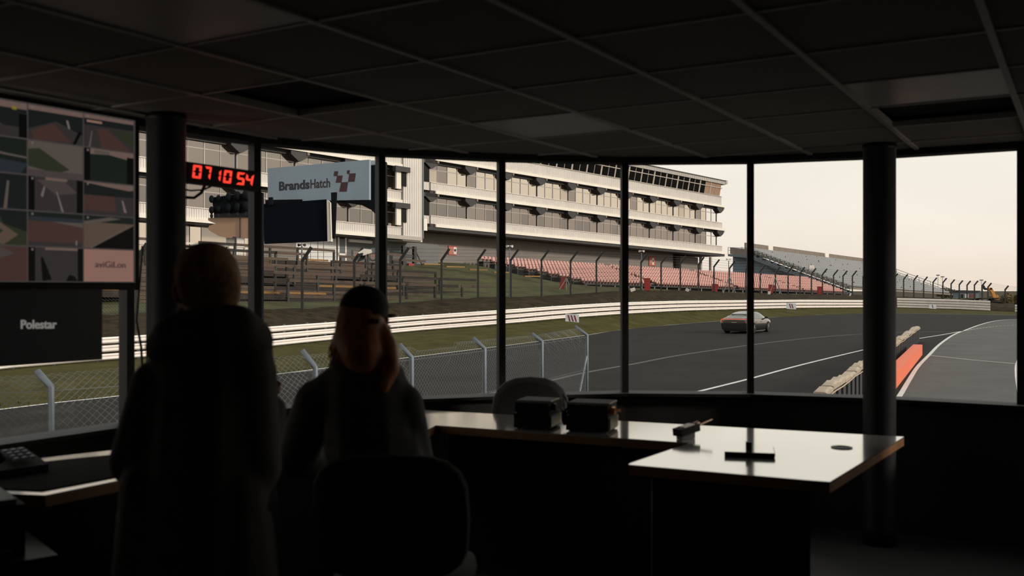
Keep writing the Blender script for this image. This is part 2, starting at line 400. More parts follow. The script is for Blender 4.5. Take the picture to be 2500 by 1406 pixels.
def smooth_line(pts, k=6):
    out = []
    for i in range(len(pts) - 1):
        p0, p1, p2, p3 = pts[max(i - 1, 0)], pts[i], pts[i + 1], pts[min(i + 2, len(pts) - 1)]
        for j in range(k):
            t = j / k; out.append(.5 * ((2 * p1) + (p2 - p0) * t + (2 * p0 - 5 * p1 + 4 * p2 - p3) * t * t + (3 * p1 - p0 - 3 * p2 + p3) * t ** 3))
    return out + [pts[-1]]
part('edge_line', strip(smooth_line(epts), .16), M_paint, track)
part('edge_line', strip(smooth_line([gnd(*q) for q in [(1500, 1010), (1690, 960), (1830, 925), (1960, 890), (2107, 854.5), (2180, 838), (2243, 826.5), (2300, 817.5), (2353, 807.8)]]), .15), M_paint, track)
part('pit_line', strip(smooth_line([gnd(*q) for q in [(2130, 1050), (2190, 976), (2219, 929), (2241, 895), (2269, 866), (2295, 840), (2327, 818), (2353, 807.5), (2392, 793), (2424, 784.5), (2457, 780.5), (2500, 779.5), (2560, 781)]]), .15), M_paint, track)
dash = smooth_line([gnd(*q) for q in [(2353, 808), (2392, 801.5), (2440, 796), (2500, 793), (2560, 792)]], 12)
acc = 0
for i in range(0, len(dash) - 2, 2): part('line_dash', strip(dash[i:i + 2], .13), M_paint, track)
part('cross_line', strip([gnd(2272, 868), gnd(2380, 879.5), gnd(2484, 888.5)], .09), M_paint, track)
part('edge_line', strip(smooth_line([gnd(*q) for q in [(2500, 858), (2494, 868), (2484, 890), (2484, 916), (2490, 954), (2500, 1010)]]), .16), M_paint, track)
part('worn_line', strip(smooth_line([gnd(*q) for q in [(1200, 960), (1348, 928), (1432, 909), (1545, 889), (1661, 867), (1827, 843), (1960, 827), (2105, 815.5), (2250, 810), (2420, 811)]]), .22, .005), M_seam, track)
part('worn_line', strip([gnd(2241, 810.5), gnd(2330, 811.5)], .1, .005), M_seam, track)
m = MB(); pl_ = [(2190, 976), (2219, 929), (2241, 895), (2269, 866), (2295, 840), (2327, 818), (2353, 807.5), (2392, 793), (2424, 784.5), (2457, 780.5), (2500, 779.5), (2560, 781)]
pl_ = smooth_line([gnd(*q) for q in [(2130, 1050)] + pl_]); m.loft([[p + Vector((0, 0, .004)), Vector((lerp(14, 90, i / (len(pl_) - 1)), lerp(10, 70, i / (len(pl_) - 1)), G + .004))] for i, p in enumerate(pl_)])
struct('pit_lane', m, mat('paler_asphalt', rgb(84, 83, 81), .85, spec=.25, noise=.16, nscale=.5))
m = MB(); rows = []
for (px, py), p in zip(EDGE, epts):
    b = bar(px) + Vector((0, .6, 0)); rows.append([p + Vector((0, 0, .002)), p.lerp(b, .5) + Vector((0, 0, .03)), b])
m.loft(rows); struct('grass_verge', m, M_grass)
# ragged grass blades along the asphalt edge
m = MB()
for i in range(len(epts) - 1):
    a, b = epts[i], epts[i + 1]
    if epx[i] < -150 or epx[i] > 1900: continue
    for k in range(int((b - a).length * 9)):
        p = a.lerp(b, random.random()) + Vector((-random.random() * .5 - .1, random.random() * .6 + .12, .01)); s = random.uniform(.03, .08); q = random.uniform(0, 3.1)
        d = Vector((math.cos(q), math.sin(q), 0)) * s * .35
        m.add([p - d, p + d, p + Vector((random.uniform(-.03, .03), random.uniform(-.03, .03), s))], [(0, 1, 2)])
struct('verge_grass', m, M_grass); bpy.data.objects['verge_grass']['kind'] = 'stuff'

# debris fence posts: picture x, bend y, foot y, distance
POSTS = [(-260, 630, 790, 43), (-90, 631, 784, 45), (60, 632, 778, 47), (200, 632, 773, 48.5), (335, 633, 768, 50), (475, 633, 764, 52), (610, 634, 760, 54), (738, 637, 756, 58), (865, 637, 748, 62), (977, 635, 742, 66), (1078, 635, 733, 71), (1167, 635, 728, 74), (1247, 635, 727, 76),
         (1322, 635, 724, 79), (1393, 637, 721, 83), (1456, 637, 716, 87), (1514, 638, 711, 92), (1565, 641, 710, 96), (1614, 643, 710, 100), (1661, 643, 709, 104), (1705, 646, 710, 108), (1743, 651, 713, 112),
         (1781, 655, 715, 115), (1821, 657, 716, 118), (1856, 662, 718, 121), (1893, 666, 718, 125), (1924, 664, 718.5, 128), (1953, 667, 719, 131), (1981, 669, 719, 133), (2008, 670, 719, 135), (2035, 672, 719.5, 138), (2058, 674, 720, 140), (2081, 674, 720.5, 142),
         (2107, 676, 721, 144), (2132, 677, 722, 145), (2157, 678, 723, 146), (2182, 680, 724, 147), (2206, 682, 725, 148), (2231, 684, 726, 149), (2255, 687, 727, 149), (2278, 689, 728, 149), (2302, 690, 729, 149), (2322, 693, 730, 149), (2342, 695, 731, 148),
         (2361, 696, 732, 147), (2379, 696, 733, 146), (2398, 697, 734, 145), (2412, 701, 736, 142), (2454, 707, 740, 134), (2520, 712, 746, 130)]
FP = [(at(px, fy, d), (fy - by) / F * d, px) for px, by, fy, d in POSTS]
BP = [f[0].copy() for f in FP]
m = MB(); rows = []
for (p, h, px) in FP:
    b = bar(px) + Vector((0, .45, 0)); t = p - b
    up = Vector((0, 0, (p.z - b.z)))
    rows.append([b - Vector((0, 0, .1)), b + Vector((0, 0, .35)) + t * .12, b + t * .45 + up * .22, b + t * .72 + up * .16, p, p + Vector((0, 1.5, .05))])
sub = []
for r0, r1 in zip(rows, rows[1:]):
    for k in range(3): sub.append([a.lerp(b, k / 3) + Vector((0, 0, random.uniform(-.06, .06))) for a, b in zip(r0, r1)])
sub.append(rows[-1]); m.loft(sub); struct('earth_bank', m, M_bank, smooth=True)

# ------------------------------------------------------------------ building frame: u along the front, w towards the track, Z against the eye
BU = Vector((.675, .7385, 0)).normalized(); BN = Vector((BU.y, -BU.x, 0)); B0 = Vector((-7.66, 95.2, EYE))
def bw(u, w_, z): return B0 + BU * u + BN * w_ + Vector((0, 0, z))
def uw(p): q = p - B0; return q.dot(BU), q.dot(BN)
fuw = sorted((uw(p)[0], uw(p)[1], p.z - EYE) for p in BP)
def fence_at(u): return interp(fuw, u)
def top_z(u):
    return interp([(-70, 2.6), (-12, 2.5), (-4, 2.75), (6, 2.65), (14, 1.3), (22, .7), (50, .1), (90, -1.1), (140, -3)], u)[0]
m = MB(); rows = []
for k in range(64):
    u = -62 + k * 3.2; wf, zf = fence_at(u); r = []
    for j in range(9):
        t = j / 8; wv = lerp(wf - .9, -3.5, t); s = t * t * (3 - 2 * t); r.append(bw(u, wv, lerp(zf - .02, top_z(u), s) + random.uniform(-.05, .05)))
    rows.append(r)
m.loft(rows); struct('grass_hill', m, M_plat, smooth=True)
m = MB(); m.add([(-400, 2, G - .35), (500, 2, G - .35), (500, 700, G - .35 + 1.0), (-400, 700, G - .35 + 1.0)], [(0, 1, 2, 3)]); struct('ground', m, M_earth)

# ------------------------------------------------------------------ crash barrier
RAILP = [(0, 0), (.045, .025), (.085, .075), (.05, .115), (.012, .155), (.05, .195), (.085, .235), (.045, .285), (0, .31)]
def rail_mesh(mb, a, b, z, h=.31, thick=.02):
    t = (b - a); t.z = 0; t.normalize(); n = Vector((t.y, -t.x, 0))
    rows = [[p + n * (o + .01) + Vector((0, 0, z + zz * h / .31)) for o, zz in RAILP] + [p + n * (o - thick) + Vector((0, 0, z + zz * h / .31)) for o, zz in RAILP[::-1]] for p in (a, b)]
    mb.loft(rows, True); k = len(rows[0]); mb.add(rows[0], [tuple(range(k))]); mb.add(rows[1], [tuple(range(k - 1, -1, -1))])
def barrier(name, label, pxs, nr, pitch, hrail, group, redpx):
    pts = smooth_line([bar(px) for px in pxs], 10); seg = []; acc = [pts[0]]; L = 0
    for p, q in zip(pts, pts[1:]):
        L += (q - p).length
        if L >= 3.9: acc.append(q); L = 0
    t = thing(name, label, 'barrier', pts[0], group=group)
    for k, (p, q) in enumerate(zip(acc, acc[1:])):
        for r in range(nr):
            mb = MB(); rail_mesh(mb, p, q + (q - p).normalized() * .12, .04 + r * pitch, hrail)
            px_ = 1250 + F * (p.x + q.x) / (p.y + q.y); red = any(abs(px_ - z_) < w_ for z_, w_ in redpx)
            part('rail', mb, M_white, t, fix=True)
            if red:
                c = p.lerp(q, .5); dd = (q - p).normalized(); mb = MB(); rail_mesh(mb, c - dd * .75, c + dd * .75, .04 + r * pitch, hrail, .012)
                for v in mb.v: v.y -= .03
                part('red_band', mb, M_red, t, fix=True, label='red painted band')
        n = Vector(((q - p).y, -(q - p).x, 0)).normalized()
        for f_ in (.03, .5):
            mb = MB(); c = p.lerp(q, f_) - n * .07; mb.box(c.x - .05, c.x + .05, c.y - .05, c.y + .05, c.z - .12, c.z + nr * pitch + .02); part('post', mb, M_galv, t)
    return t
barrier('crash_barrier', 'white three rail crash barrier running along the grass bank opposite the control room', [-400, -100, 0, 150, 305, 400, 500, 590, 671, 750, 820, 890, 949, 1090, 1230, 1300, 1380, 1450, 1520, 1600, 1670, 1750, 1825, 1890, 1960, 2030, 2105, 2150, 2185], 3, .345, .265, None, [(1980, 4), (2183, 5)])
barrier('crash_barrier', 'taller white crash barrier at the far end of the bend below the grey stand', [2190, 2260, 2330, 2400, 2474], 4, .335, .26, None, [(2200, 4.2), (2470, 6)])
barrier('crash_barrier', 'short grey-white crash barrier continuing past the red banded end at the far bend', [2478, 2560, 2700], 3, .32, .25, None, [])

# ------------------------------------------------------------------ debris fence on the bank
fen = thing('debris_fence', 'tall dark steel debris fence with cranked posts on top of the grass bank', 'fence', BP[10])
TIP = []
for i, (p, h, px) in enumerate(FP):
    mb = MB(); r = .075; a = p - Vector((0, 0, .15)); b = p + Vector((0, 0, h))
    t = FP[min(i + 1, len(FP) - 1)][0] - FP[max(i - 1, 0)][0]; t.z = 0; t.normalize(); n = Vector((t.y, -t.x, 0))
    tip = b + (Vector((.80, -.25, 0)) * .72 + Vector((0, 0, .80))) * (h / 3.0); TIP.append(tip)
    mb.box(a.x - r, a.x + r, a.y - r, a.y + r, a.z, b.z)
    d = (tip - b).normalized(); ax = Vector((0, 1, 0)); ay = d.cross(ax).normalized()
    po = part('post', mb, M_post, fen, fix=True)
    M = Matrix((ax, ay, d)).transposed(); mb = MB(); mb.obox((b + tip) / 2, (.17, .17, (tip - b).length + .1), M)
    me = mb.mesh('post_arm', WORLD[fen.name]); _mats(me, M_post); obj('post_arm', me, po)
mb = MB(); mb2 = MB()
for i in range(len(FP) - 1):
    a, ha, _ = FP[i]; b, hb, px = FP[i + 1]
    for k in range(9):
        z = k / 8; mb.tube([a + Vector((0, 0, .1 + (ha - .1) * z)), b + Vector((0, 0, .1 + (hb - .1) * z))], .011, 3, False)
    for k in (.33, .66, .98):
        mb.tube([(a + Vector((0, 0, ha))).lerp(TIP[i], k), (b + Vector((0, 0, hb))).lerp(TIP[i + 1], k)], .011, 3, False)
    if -100 < px < 1600:
        L = (b - a).length; n = max(8, int(L / .16)); nz = int(2.4 / .16)
        for k in range(-nz, n):
            for s in (0, 1):
                t0, t1 = k / n, (k + nz) / n; z0, z1 = 0., 1.
                if t0 < 0: z0 = -t0 / (t1 - t0); t0 = 0
                if t1 > 1: z1 = z0 + (1 - z0) * (1 - t0) / (t1 - t0) if t1 > t0 else 1; t1 = 1
                pa, pb = a.lerp(b, t0), a.lerp(b, t1); hh = lerp(ha, hb, .5) * .82
                if s: z0, z1 = 1 - z0, 1 - z1
                q0, q1 = pa + Vector((0, 0, .05 + hh * z0)), pb + Vector((0, 0, .05 + hh * z1)); o = Vector((.004, 0, .006))
                mb2.add([q0 - o, q0 + o, q1 + o, q1 - o], [(0, 1, 2, 3)])
part('wire', mb, M_dwire, fen); part('wire_mesh', mb2, M_dwire, fen, kind='stuff')
# struts beside three posts
for px, d, fy in ((1781, 115, 715), (1893, 125, 718)):
    for s in (-1, 1):
        mb = MB(); mb.tube([at(px, fy - 40, d), at(px + s * 15, fy + 1, d - 2)], .05, 5); part('brace', mb, M_galv, fen)

# ------------------------------------------------------------------ near chain-link fence below the window
NP = [(1433, 818, 1404, 797, 16.35), (1323, 834, 1299, 815, 14.4), (1183, 851, 1155, 826, 12.7), (1005, 872, 975, 842, 11.1), (770, 897, 735, 857, 9.5), (420, 925, 380, 880, 8.4), (125, 945, 82, 908, 7.77), (-260, 960, -300, 925, 7.3)]
nf = thing('chain_link_fence', 'low galvanised chain link fence with bent post tops close below the windows', 'fence', (at(1183, 851, 12.7).x, 12.7, G))
bends = [at(a, b, d) for a, b, _, _, d in NP]; tips = [at(a, b, d * 1.0) + Vector((0, .06, 0)) for _, _, a, b, d in NP]
for b, t in zip(bends, tips):
    mb = MB(); mb.tube([(b.x, b.y, G - .02), b, b + (t - b) * .03, t], .027, 8); part('post', mb, M_galv, nf, smooth=True)
mb = MB(); mb.tube([bends[0].lerp(Vector((bends[0].x, bends[0].y, G)), .15), (bends[0].x - .42, bends[0].y - .62, G)], .02, 6); part('brace', mb, M_galv, nf)
mb = MB()
for z in (.0, .55, 1.1):
    for a, b in zip(bends, bends[1:]): mb.tube([a - Vector((0, 0, .03 + z)), b - Vector((0, 0, .03 + z))], .003, 3, False)
part('straining_wire', mb, M_wire, nf)
# diamond mesh: a height profile swept along the posts
mb = MB(); S = [0]
for a, b in zip(bends, bends[1:]): S.append(S[-1] + Vector((b.x - a.x, b.y - a.y, 0)).length)
def fpos(s, h):
    for i in range(len(S) - 1):
        if s <= S[i + 1] or i == len(S) - 2:
            t = (s - S[i]) / (S[i + 1] - S[i]); b = bends[i].lerp(bends[i + 1], t); k = tips[i].lerp(tips[i + 1], t)
            if 4.6 < s < 5.6 and i >= 2: k = k.lerp(b, .45)          # the top edge sags here
            H = b.z - G
            if h <= H: return Vector((b.x, b.y, G + h))
            return b.lerp(k, min(1, (h - H) / .3))
HH = (bends[0].z - G) + .3; P_ = .066; n = int(S[-1] / P_); nz = int(HH / P_)
for k in range(-nz, n):
    for sgn in (0, 1):
        pts = []
        for j in range(nz + 1):
            s = (k + j) * P_
            if 0 <= s <= S[-1]: pts.append(fpos(s, (j if not sgn else nz - j) * P_))
        if len(pts) < 2: continue
        keep = pts[::6] + ([pts[-1]] if (len(pts) - 1) % 6 else [])
        mb.tube(keep, .0016, 3, False)
part('wire_mesh', mb, M_wire, nf, kind='stuff')

# ------------------------------------------------------------------ the pavilion building
pav = thing('pavilion_building', 'long white race pavilion with three balcony floors of tinted windows and cream ledges', 'building', bw(0, 0, 0))
ZR = lambda u: 6.04 - .022 * u
ZL = lambda u: 4.26 - .026 * u
def bb(mb, u0, u1, w0, w1, v0, v1, zf):
    p = [bw(u, w_, zf(u) + v) for v in (v0, v1) for u, w_ in ((u0, w0), (u0, w1), (u1, w1), (u1, w0))]
    mb.hexa(p)
def corr(mb, u0, u1, wf, v0, v1, zf, pitch=.2, dep=.045):
    """ribbed cladding sheet"""
    top, bot = [], []; n = int((u1 - u0) / pitch)
    for k in range(n + 1):
        u = u0 + (u1 - u0) * k / n
        for du, dw in ((0, 0), (.30, 0), (.42, -dep), (.82, -dep)):
            uu = min(u1, u + du * pitch); top.append(bw(uu, wf + dw, zf(uu) + v1)); bot.append(bw(uu, wf + dw, zf(uu) + v0))
    mb.loft([bot, top])
def pane_mesh(wd, v0, v1, sl, lean=0.):
    a = BU * wd; mb = MB(); ln = BN * lean
    mb.add([Vector((0, 0, v0)), a + Vector((0, 0, v0 + sl * wd)), a + ln + Vector((0, 0, v1 + sl * wd)), ln + Vector((0, 0, v1))], [(0, 1, 2, 3)])
    return mb.mesh('pane')
def level(zf, sl, v, u_cols, bay, nb, wofs, ua, ub, tone=None, seed=0):
    rnd = random.Random(seed)
    # ledge, ribbed parapet, soffit band
    mb = MB(); bb(mb, ua + .6, ub + .75, wofs - .2, wofs, v, v + .30, zf); part('ledge', mb, M_ledge, pav)
    mb = MB(); corr(mb, ua, ub, wofs - .14, v + .30, v + 1.08, zf); part('parapet', mb, M_clad, pav, fix=False)
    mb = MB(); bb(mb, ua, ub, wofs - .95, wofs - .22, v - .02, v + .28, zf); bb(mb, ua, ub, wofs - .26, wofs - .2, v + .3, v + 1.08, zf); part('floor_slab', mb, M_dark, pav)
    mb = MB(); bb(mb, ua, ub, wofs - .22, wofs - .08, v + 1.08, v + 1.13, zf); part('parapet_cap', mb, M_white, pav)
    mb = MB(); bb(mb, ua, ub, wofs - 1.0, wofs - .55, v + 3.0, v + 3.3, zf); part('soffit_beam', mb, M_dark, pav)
    mb = MB(); bb(mb, ua, ub, wofs - .84, wofs - .78, v + 2.42, v + 2.50, zf); bb(mb, ua, ub, wofs - .86, wofs - .78, v + .95, v + 1.1, zf); part('transom', mb, M_mull, pav)
    lo = pane_mesh(bay / 4 - .06, v + 1.1, v + 2.42, sl); hi = pane_mesh(bay / 4 - .06, v + 2.5, v + 3.0, sl)
    lov = []; hiv = []
    for mt in M_win + [M_clear]:
        a, b = lo.copy(), hi.copy(); a.materials.append(mt); b.materials.append(mt); lov.append(a); hiv.append(b)
    bars = MB(); thick = MB()
    for c in range(nb):
        u0 = u_cols + c * bay
        for k in range(4):
            u = u0 + k * bay / 4
            if u < ua - .1 or u + bay / 4 > ub + .2: continue
            q = rnd.random(); r = (0 if q < .8 else 1 if q < .95 else 3) if v > 3 else (1 if q < .62 else 2 if q < .95 else 3)
            if tone is not None: r = tone if q < .9 else 1
            if zf is ZR and v < 1 and c == 0 and k < 4: r = 2
            if zf is ZR and c >= 9 and k >= 2: r = 4
            inst('pane', lov[r], pav, bw(u + .03, wofs - .8, zf(u + .03))); inst('pane', hiv[min(r, 1) if r < 4 else 4], pav, bw(u + .03, wofs - .8, zf(u + .03)))
            hw = .05 if k == 2 else .028
            if k: bb(bars, u - hw, u + hw, wofs - .85, wofs - .76, v + 1.08, v + 3.0, zf)
    if bars.v: part('window_bar', bars, M_mull, pav)
    brk = None
    for c in range(nb + 1):
        u = u_cols + c * bay
        if u < ua - .5 or u > ub + .5: continue
        mb = MB(); bb(mb, u - .07, u + .02, wofs - .84, wofs - .73, v + 1.05, v + 2.7, zf); part('column', mb, M_dark, pav)
        mb = MB(); bb(mb, u + .02, u + .09, wofs - .84, wofs - .74, v + 1.08, v + 2.6, zf); part('window_post', mb, M_mull, pav)
        # chamfered bracket under the floor above
        pr = [(-.85, 3.3), (-.85, 2.98), (-.1, 2.46), (.1, 2.46), (.85, 2.9), (.85, 3.3)]
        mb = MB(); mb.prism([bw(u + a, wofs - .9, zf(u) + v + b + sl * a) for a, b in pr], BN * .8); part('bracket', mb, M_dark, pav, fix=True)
        mb = MB(); bb(mb, u + .72, u + .95, wofs - .12, wofs - .02, v + 3.05, v + 3.3, zf); part('drain_box', mb, M_conc, pav)
UA, UB = -.4, 55.6
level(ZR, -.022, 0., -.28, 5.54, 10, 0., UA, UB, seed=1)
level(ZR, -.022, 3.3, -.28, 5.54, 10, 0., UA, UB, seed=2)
# returns where the wing meets the stair tower, shade painted as dark colour
for v in (0, 3.3):
    mb = MB(); bb(mb, UA - .9, UA - .02, -.95, -.3, v + 1.1, v + 3.0, ZR); part('shade_return', mb, M_wdark, pav)
    mb = MB(); corr(mb, UA - 1.2, UA, -.25, v + .3, v + 1.08, ZR); part('parapet', mb, M_clad, pav)
    mb = MB(); bb(mb, UA - 1.2, UA + .9, -1.0, -.1, v + 2.95, v + 3.32, ZR); part('bracket', mb, M_dark, pav)
# top floor: parapet, raked glazing, roof edge
mb = MB(); bb(mb, UA + .6, UB + .6, -.2, 0, 6.6, 6.88, ZR); part('ledge', mb, M_ledge, pav)
mb = MB(); corr(mb, UA, UB - .2, -.14, 6.88, 8.05, ZR); part('parapet', mb, M_clad, pav)
mb = MB(); bb(mb, UA, UB, -6, -.22, 6.6, 6.88, ZR); bb(mb, UA, UB - .2, -.3, -.2, 6.88, 8.05, ZR); part('floor_slab', mb, M_dark, pav)
mb = MB(); bb(mb, UA, UB - .2, -.26, -.06, 8.05, 8.13, ZR); part('parapet_cap', mb, M_mull, pav)
lo = pane_mesh(1.385, 8.13, 9.22, -.022, .22); hi = pane_mesh(1.385, 9.32, 9.85, -.022, .11)
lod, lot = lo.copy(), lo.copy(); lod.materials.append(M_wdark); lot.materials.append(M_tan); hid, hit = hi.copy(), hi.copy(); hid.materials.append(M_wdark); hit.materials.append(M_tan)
for k in range(40):
    u = -.28 + k * 1.385
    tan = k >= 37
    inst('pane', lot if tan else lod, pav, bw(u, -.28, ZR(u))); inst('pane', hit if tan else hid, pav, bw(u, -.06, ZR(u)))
    hw = .11 if k % 2 == 0 else .035
    if k % 4 == 0: hw = .14
    mb = MB(); p = []
    for v, wv in ((8.1, -.3), (9.9, .06)):
        p += [bw(u - hw, wv - .05, ZR(u) + v), bw(u - hw, wv + .06, ZR(u) + v), bw(u + hw, wv + .06, ZR(u) + v), bw(u + hw, wv - .05, ZR(u) + v)]
    mb.hexa(p); part('window_post', mb, M_mull, pav)
mb = MB(); bb(mb, UA, UB - .2, -.12, .03, 9.22, 9.32, ZR); part('transom', mb, M_mull, pav)
ZRf = lambda u: ZR(u) - (u - 30) * .006
mb = MB(); corr(mb, UA, UB + .5, .22, 9.82, 10.3, ZR, .25); part('roof_fascia', mb, M_clad, pav)
mb = MB(); bb(mb, UA - 6, UB + .5, -9, .3, 10.3, 10.4, ZR); bb(mb, UA, UB + .4, -.5, .18, 9.8, 10.3, ZR); part('roof', mb, M_dark, pav)
mb = MB(); bb(mb, UB + .3, UB + .8, -.2, .3, 9.95, 10.45, ZR); part('roof_spout', mb, M_mull, pav)
# ends, core and ground-floor wall
mb = MB(); bb(mb, UA, UB - 6, -8, -2.9, -.3, 10.2, ZR); part('core_wall', mb, mat('dim_interior', rgb(118, 104, 92), .9, noise=.1, nscale=.5), pav)
mb = MB(); bb(mb, UA - 9, UB + .7, -9, -.12, -.32, -.02, ZR); part('floor_slab', mb, M_dark, pav)
def zg(u): return 0
mb = MB(); bb(mb, -9, 47.4, -7, -3.0, -7.5, -.3, ZR); part('block_wall', mb, M_block, pav)
mb = MB(); bb(mb, 49.6, 54.2, -7, -3.2, -7.5, -.5, ZR); part('block_wall', mb, M_block, pav)
mb = MB(); bb(mb, 47.4, 49.6, -7, -4.0, -7.5, -.3, ZR); part('recess_wall', mb, M_dark, pav)
mb = MB(); bb(mb, 55.4, 62.0, -5, -1.0, -7.5, -2.6, ZR); part('block_wall', mb, M_block, pav)
for u in (54.5, 57.2):
    mb = MB(); bb(mb, u - .18, u + .18, -3.1, -2.8, -7, -.3, ZR); part('support_post', mb, M_mull, pav)
# course lines of the blockwork (raked joints)
mb = MB()
for k in range(28): bb(mb, -9, 47.4, -3.0, -2.985, -6.9 + k * .23, -6.9 + k * .23 + .19, ZR)
part('block_course', mb, M_block, pav)
for u in (4.7, 41.5):                       # red notices on the wall
    mb = MB(); bb(mb, u, u + (1.25 if u < 9 else 1.5), -2.95, -2.9, -2.45 if u < 9 else -2.15, -1.5 if u < 9 else -.95, ZR)
    nb_ = part('wall_notice', mb, M_red if False else mat('notice_red', rgb(186, 92, 72), .6), pav)
    mb = MB(); bb(mb, u + .72, u + 1.15, -2.895, -2.885, -2.35 if u < 9 else -2.0, -1.62 if u < 9 else -1.1, ZR); part('notice_panel', mb, M_white, nb_)
    mb = MB()
    for k in range(5): bb(mb, u + .1, u + .62, -2.895, -2.885, (-1.72 if u < 9 else -1.25) - k * .15, (-1.68 if u < 9 else -1.2) - k * .15, ZR)
    part('notice_lines', mb, mat('notice_text', rgb(222, 180, 164), .6), nb_)
    mb = MB(); c = bw(u + .93, -2.88, ZR(u) + (-1.98 if u < 9 else -1.55)); Mx = Matrix((BU, Vector((0, 0, 1)), BN)).transposed()
    mb.lathe([(.09, 0), (.15, 0), (.15, .01), (.09, .01)], c, 14, Mx); part('notice_ring', mb, M_black, nb_)

# nearer wing with the stair tower
UL0, UL1 = -40.0, -6.9; WL = 3.2; UT = -4.43
cols = -18.1 - 5.54 * 3
level(ZL, -.026, 0., cols, 5.54, 6, WL, UL0, UL1 - .05, seed=5, tone=2)
level(ZL, -.026, 3.3, cols, 5.54, 6, WL, UL0, UL1 - .05, seed=6, tone=1)
mb = MB(); bb(mb, UL0, UL1, WL - .2, WL, 6.6, 6.86, ZL); part('ledge', mb, M_ledge, pav)
mb = MB(); corr(mb, UL0, UL1, WL - .1, 6.86, 8.2, ZL); part('parapet', mb, M_clad, pav)
mb = MB(); bb(mb, UL0, UL1, WL - 8, WL - .3, 6.6, 8.1, ZL); part('roof', mb, M_dark, pav)
mb = MB(); bb(mb, UL0, UL1 - 1, WL - 8, WL - 2.6, 0, 6.6, ZL); part('core_wall', mb, MATS['dim_interior'], pav)
# stair tower: ribbed white walls, two slot windows with dark hoods
mb = MB(); corr(mb, UL1, UT, WL + .05, .35, 9.5, ZL, .26, .06); part('tower_cladding', mb, M_clad, pav)
mb = MB(); bb(mb, UL1 + .05, UT - .02, WL - 8, WL - .08, -.1, 9.5, ZL); part('tower_core', mb, M_clad, pav)
mb = MB(); bb(mb, UL1 - 2.2, UT - .2, WL - .2, WL + .12, .0, .35, ZL); part('gutter', mb, M_mull, pav)
mb = MB(); bb(mb, UT - .12, UT + .5, WL - 4, WL + .02, 1.0, 2.1, ZL); part('return_panel', mb, M_ledge, pav)
mb = MB(); mb.tube([bw(UT - .1, WL + .12, ZL(UT) + .2), bw(UT - .1, WL + .12, ZL(UT) + 9.4)], .07, 6); part('downpipe', mb, M_galv, pav)
for v in (1.55, 4.85):
    u0 = UL1 - .95
    mb = MB(); bb(mb, u0 - .3, u0 + 1.45, WL + .0, WL + .45, v + 1.25, v + 1.72, ZL); part('window_hood', mb, M_dark, pav)
    mb = MB(); bb(mb, u0 + .62, u0 + 1.3, WL + .02, WL + .09, v, v + 1.25, ZL); part('slot_window', mb, M_wdark, pav)
    mb = MB(); bb(mb, u0 + .0, u0 + .55, WL + .0, WL + .2, v - .3, v + 1.25, ZL); part('window_post', mb, M_ledge, pav)
# ground floor under the nearer wing: glazed front, doors, white panels, grey wall
wz = WL - 2.2
def gbox(u0, u1, v0, v1, name, mt, w0=wz - .1, w1=wz): mb = MB(); bb(mb, u0, u1, w0, w1, v0, v1, ZL); return part(name, mb, mt, pav)
def upx(px):
    k = (px - 1250) / F; b = B0 + BN * wz; return (k * b.y - b.x) / (BU.x - k * BU.y)
gbox(UL0, upx(650), -4.4, -.1, 'back_wall', M_block, wz - .5, wz - .2)
gp = (447, 463, 490, 552)
for i, (a, b) in enumerate(((300, 330), (335, 372), (377, 405), (410, 440), (447, 462), (464, 490), (492, 552), (597, 612))):
    gbox(upx(a), upx(b), -1.45, -.1, 'shop_pane', (M_win[3], M_win[0])[i % 2]); gbox(upx(a), upx(b), -3.8, -1.55, 'shop_pane', M_win[0])
gbox(UL0, upx(640), -1.55, -1.43, 'shop_rail', M_ledge, wz - .1, wz + .08)
for a, b in ((554, 578), (595, 616)):
    u0, u1 = upx(a), upx(b)
    d_ = gbox(u0 + .1, u1 - .1, -3.9, -1.7, 'door_pane', M_win[1], wz, wz + .03)
    for x0, x1, y0, y1 in ((u0, u0 + .14, -4, -1.4), (u1 - .14, u1, -4, -1.4), (u0, u1, -1.7, -1.42), (u0, u1, -4, -3.8)): gbox(x0, x1, y0, y1, 'door_frame', M_ledge, wz, wz + .08)
gbox(upx(578), upx(596), -4.2, -.1, 'white_panel', M_clad)
gbox(upx(640), upx(722), -4.2, -.1, 'grey_panel', M_block)
ps = [722, 736, 758, 776, 790, 822]
for a, b in zip(ps, ps[1:]): gbox(upx(a) + .04, upx(b) - .04, -4.2, -.1, 'white_panel', mat('white_panel', rgb(226, 226, 224), .5, noise=.03))
u0, u1 = upx(824), upx(845)
gbox(u0 + .12, u1 - .12, -4, -.2, 'door_pane', mat('blue_grey_door', rgb(96, 104, 110), .3), wz, wz + .03)
for x0, x1, y0, y1 in ((u0, u0 + .16, -4.2, -.1), (u1 - .16, u1, -4.2, -.1), (u0, u1, -1.75, -1.5), (u0, u1, -4.2, -4.0)): gbox(x0, x1, y0, y1, 'door_frame', M_ledge, wz, wz + .08)
gbox(upx(845), UT + 4, -4.4, -.05, 'grey_wall', mat('grey_render', rgb(108, 110, 110), .8, noise=.05, nscale=.6))
gbox(upx(850), upx(905), -.45, -.2, 'wall_duct', M_ledge, wz, wz + .25)
for a, b in ((859, 876), (901, 917)):
    fr = gbox(upx(a), upx(b), -1.95, -1.1, 'picture_frame', mat('frame_brown', rgb(84, 80, 76), .6), wz, wz + .06); gbox(upx(a) + .15, upx(b) - .15, -1.8, -1.25, 'picture', mat('frame_grey', rgb(128, 122, 116), .6), wz + .06, wz + .07); gbox(lerp(upx(a), upx(b), .4), lerp(upx(a), upx(b), .72), -1.72, -1.42, 'picture_motif', mat('motif', rgb(150, 92, 76), .6), wz + .07, wz + .08)
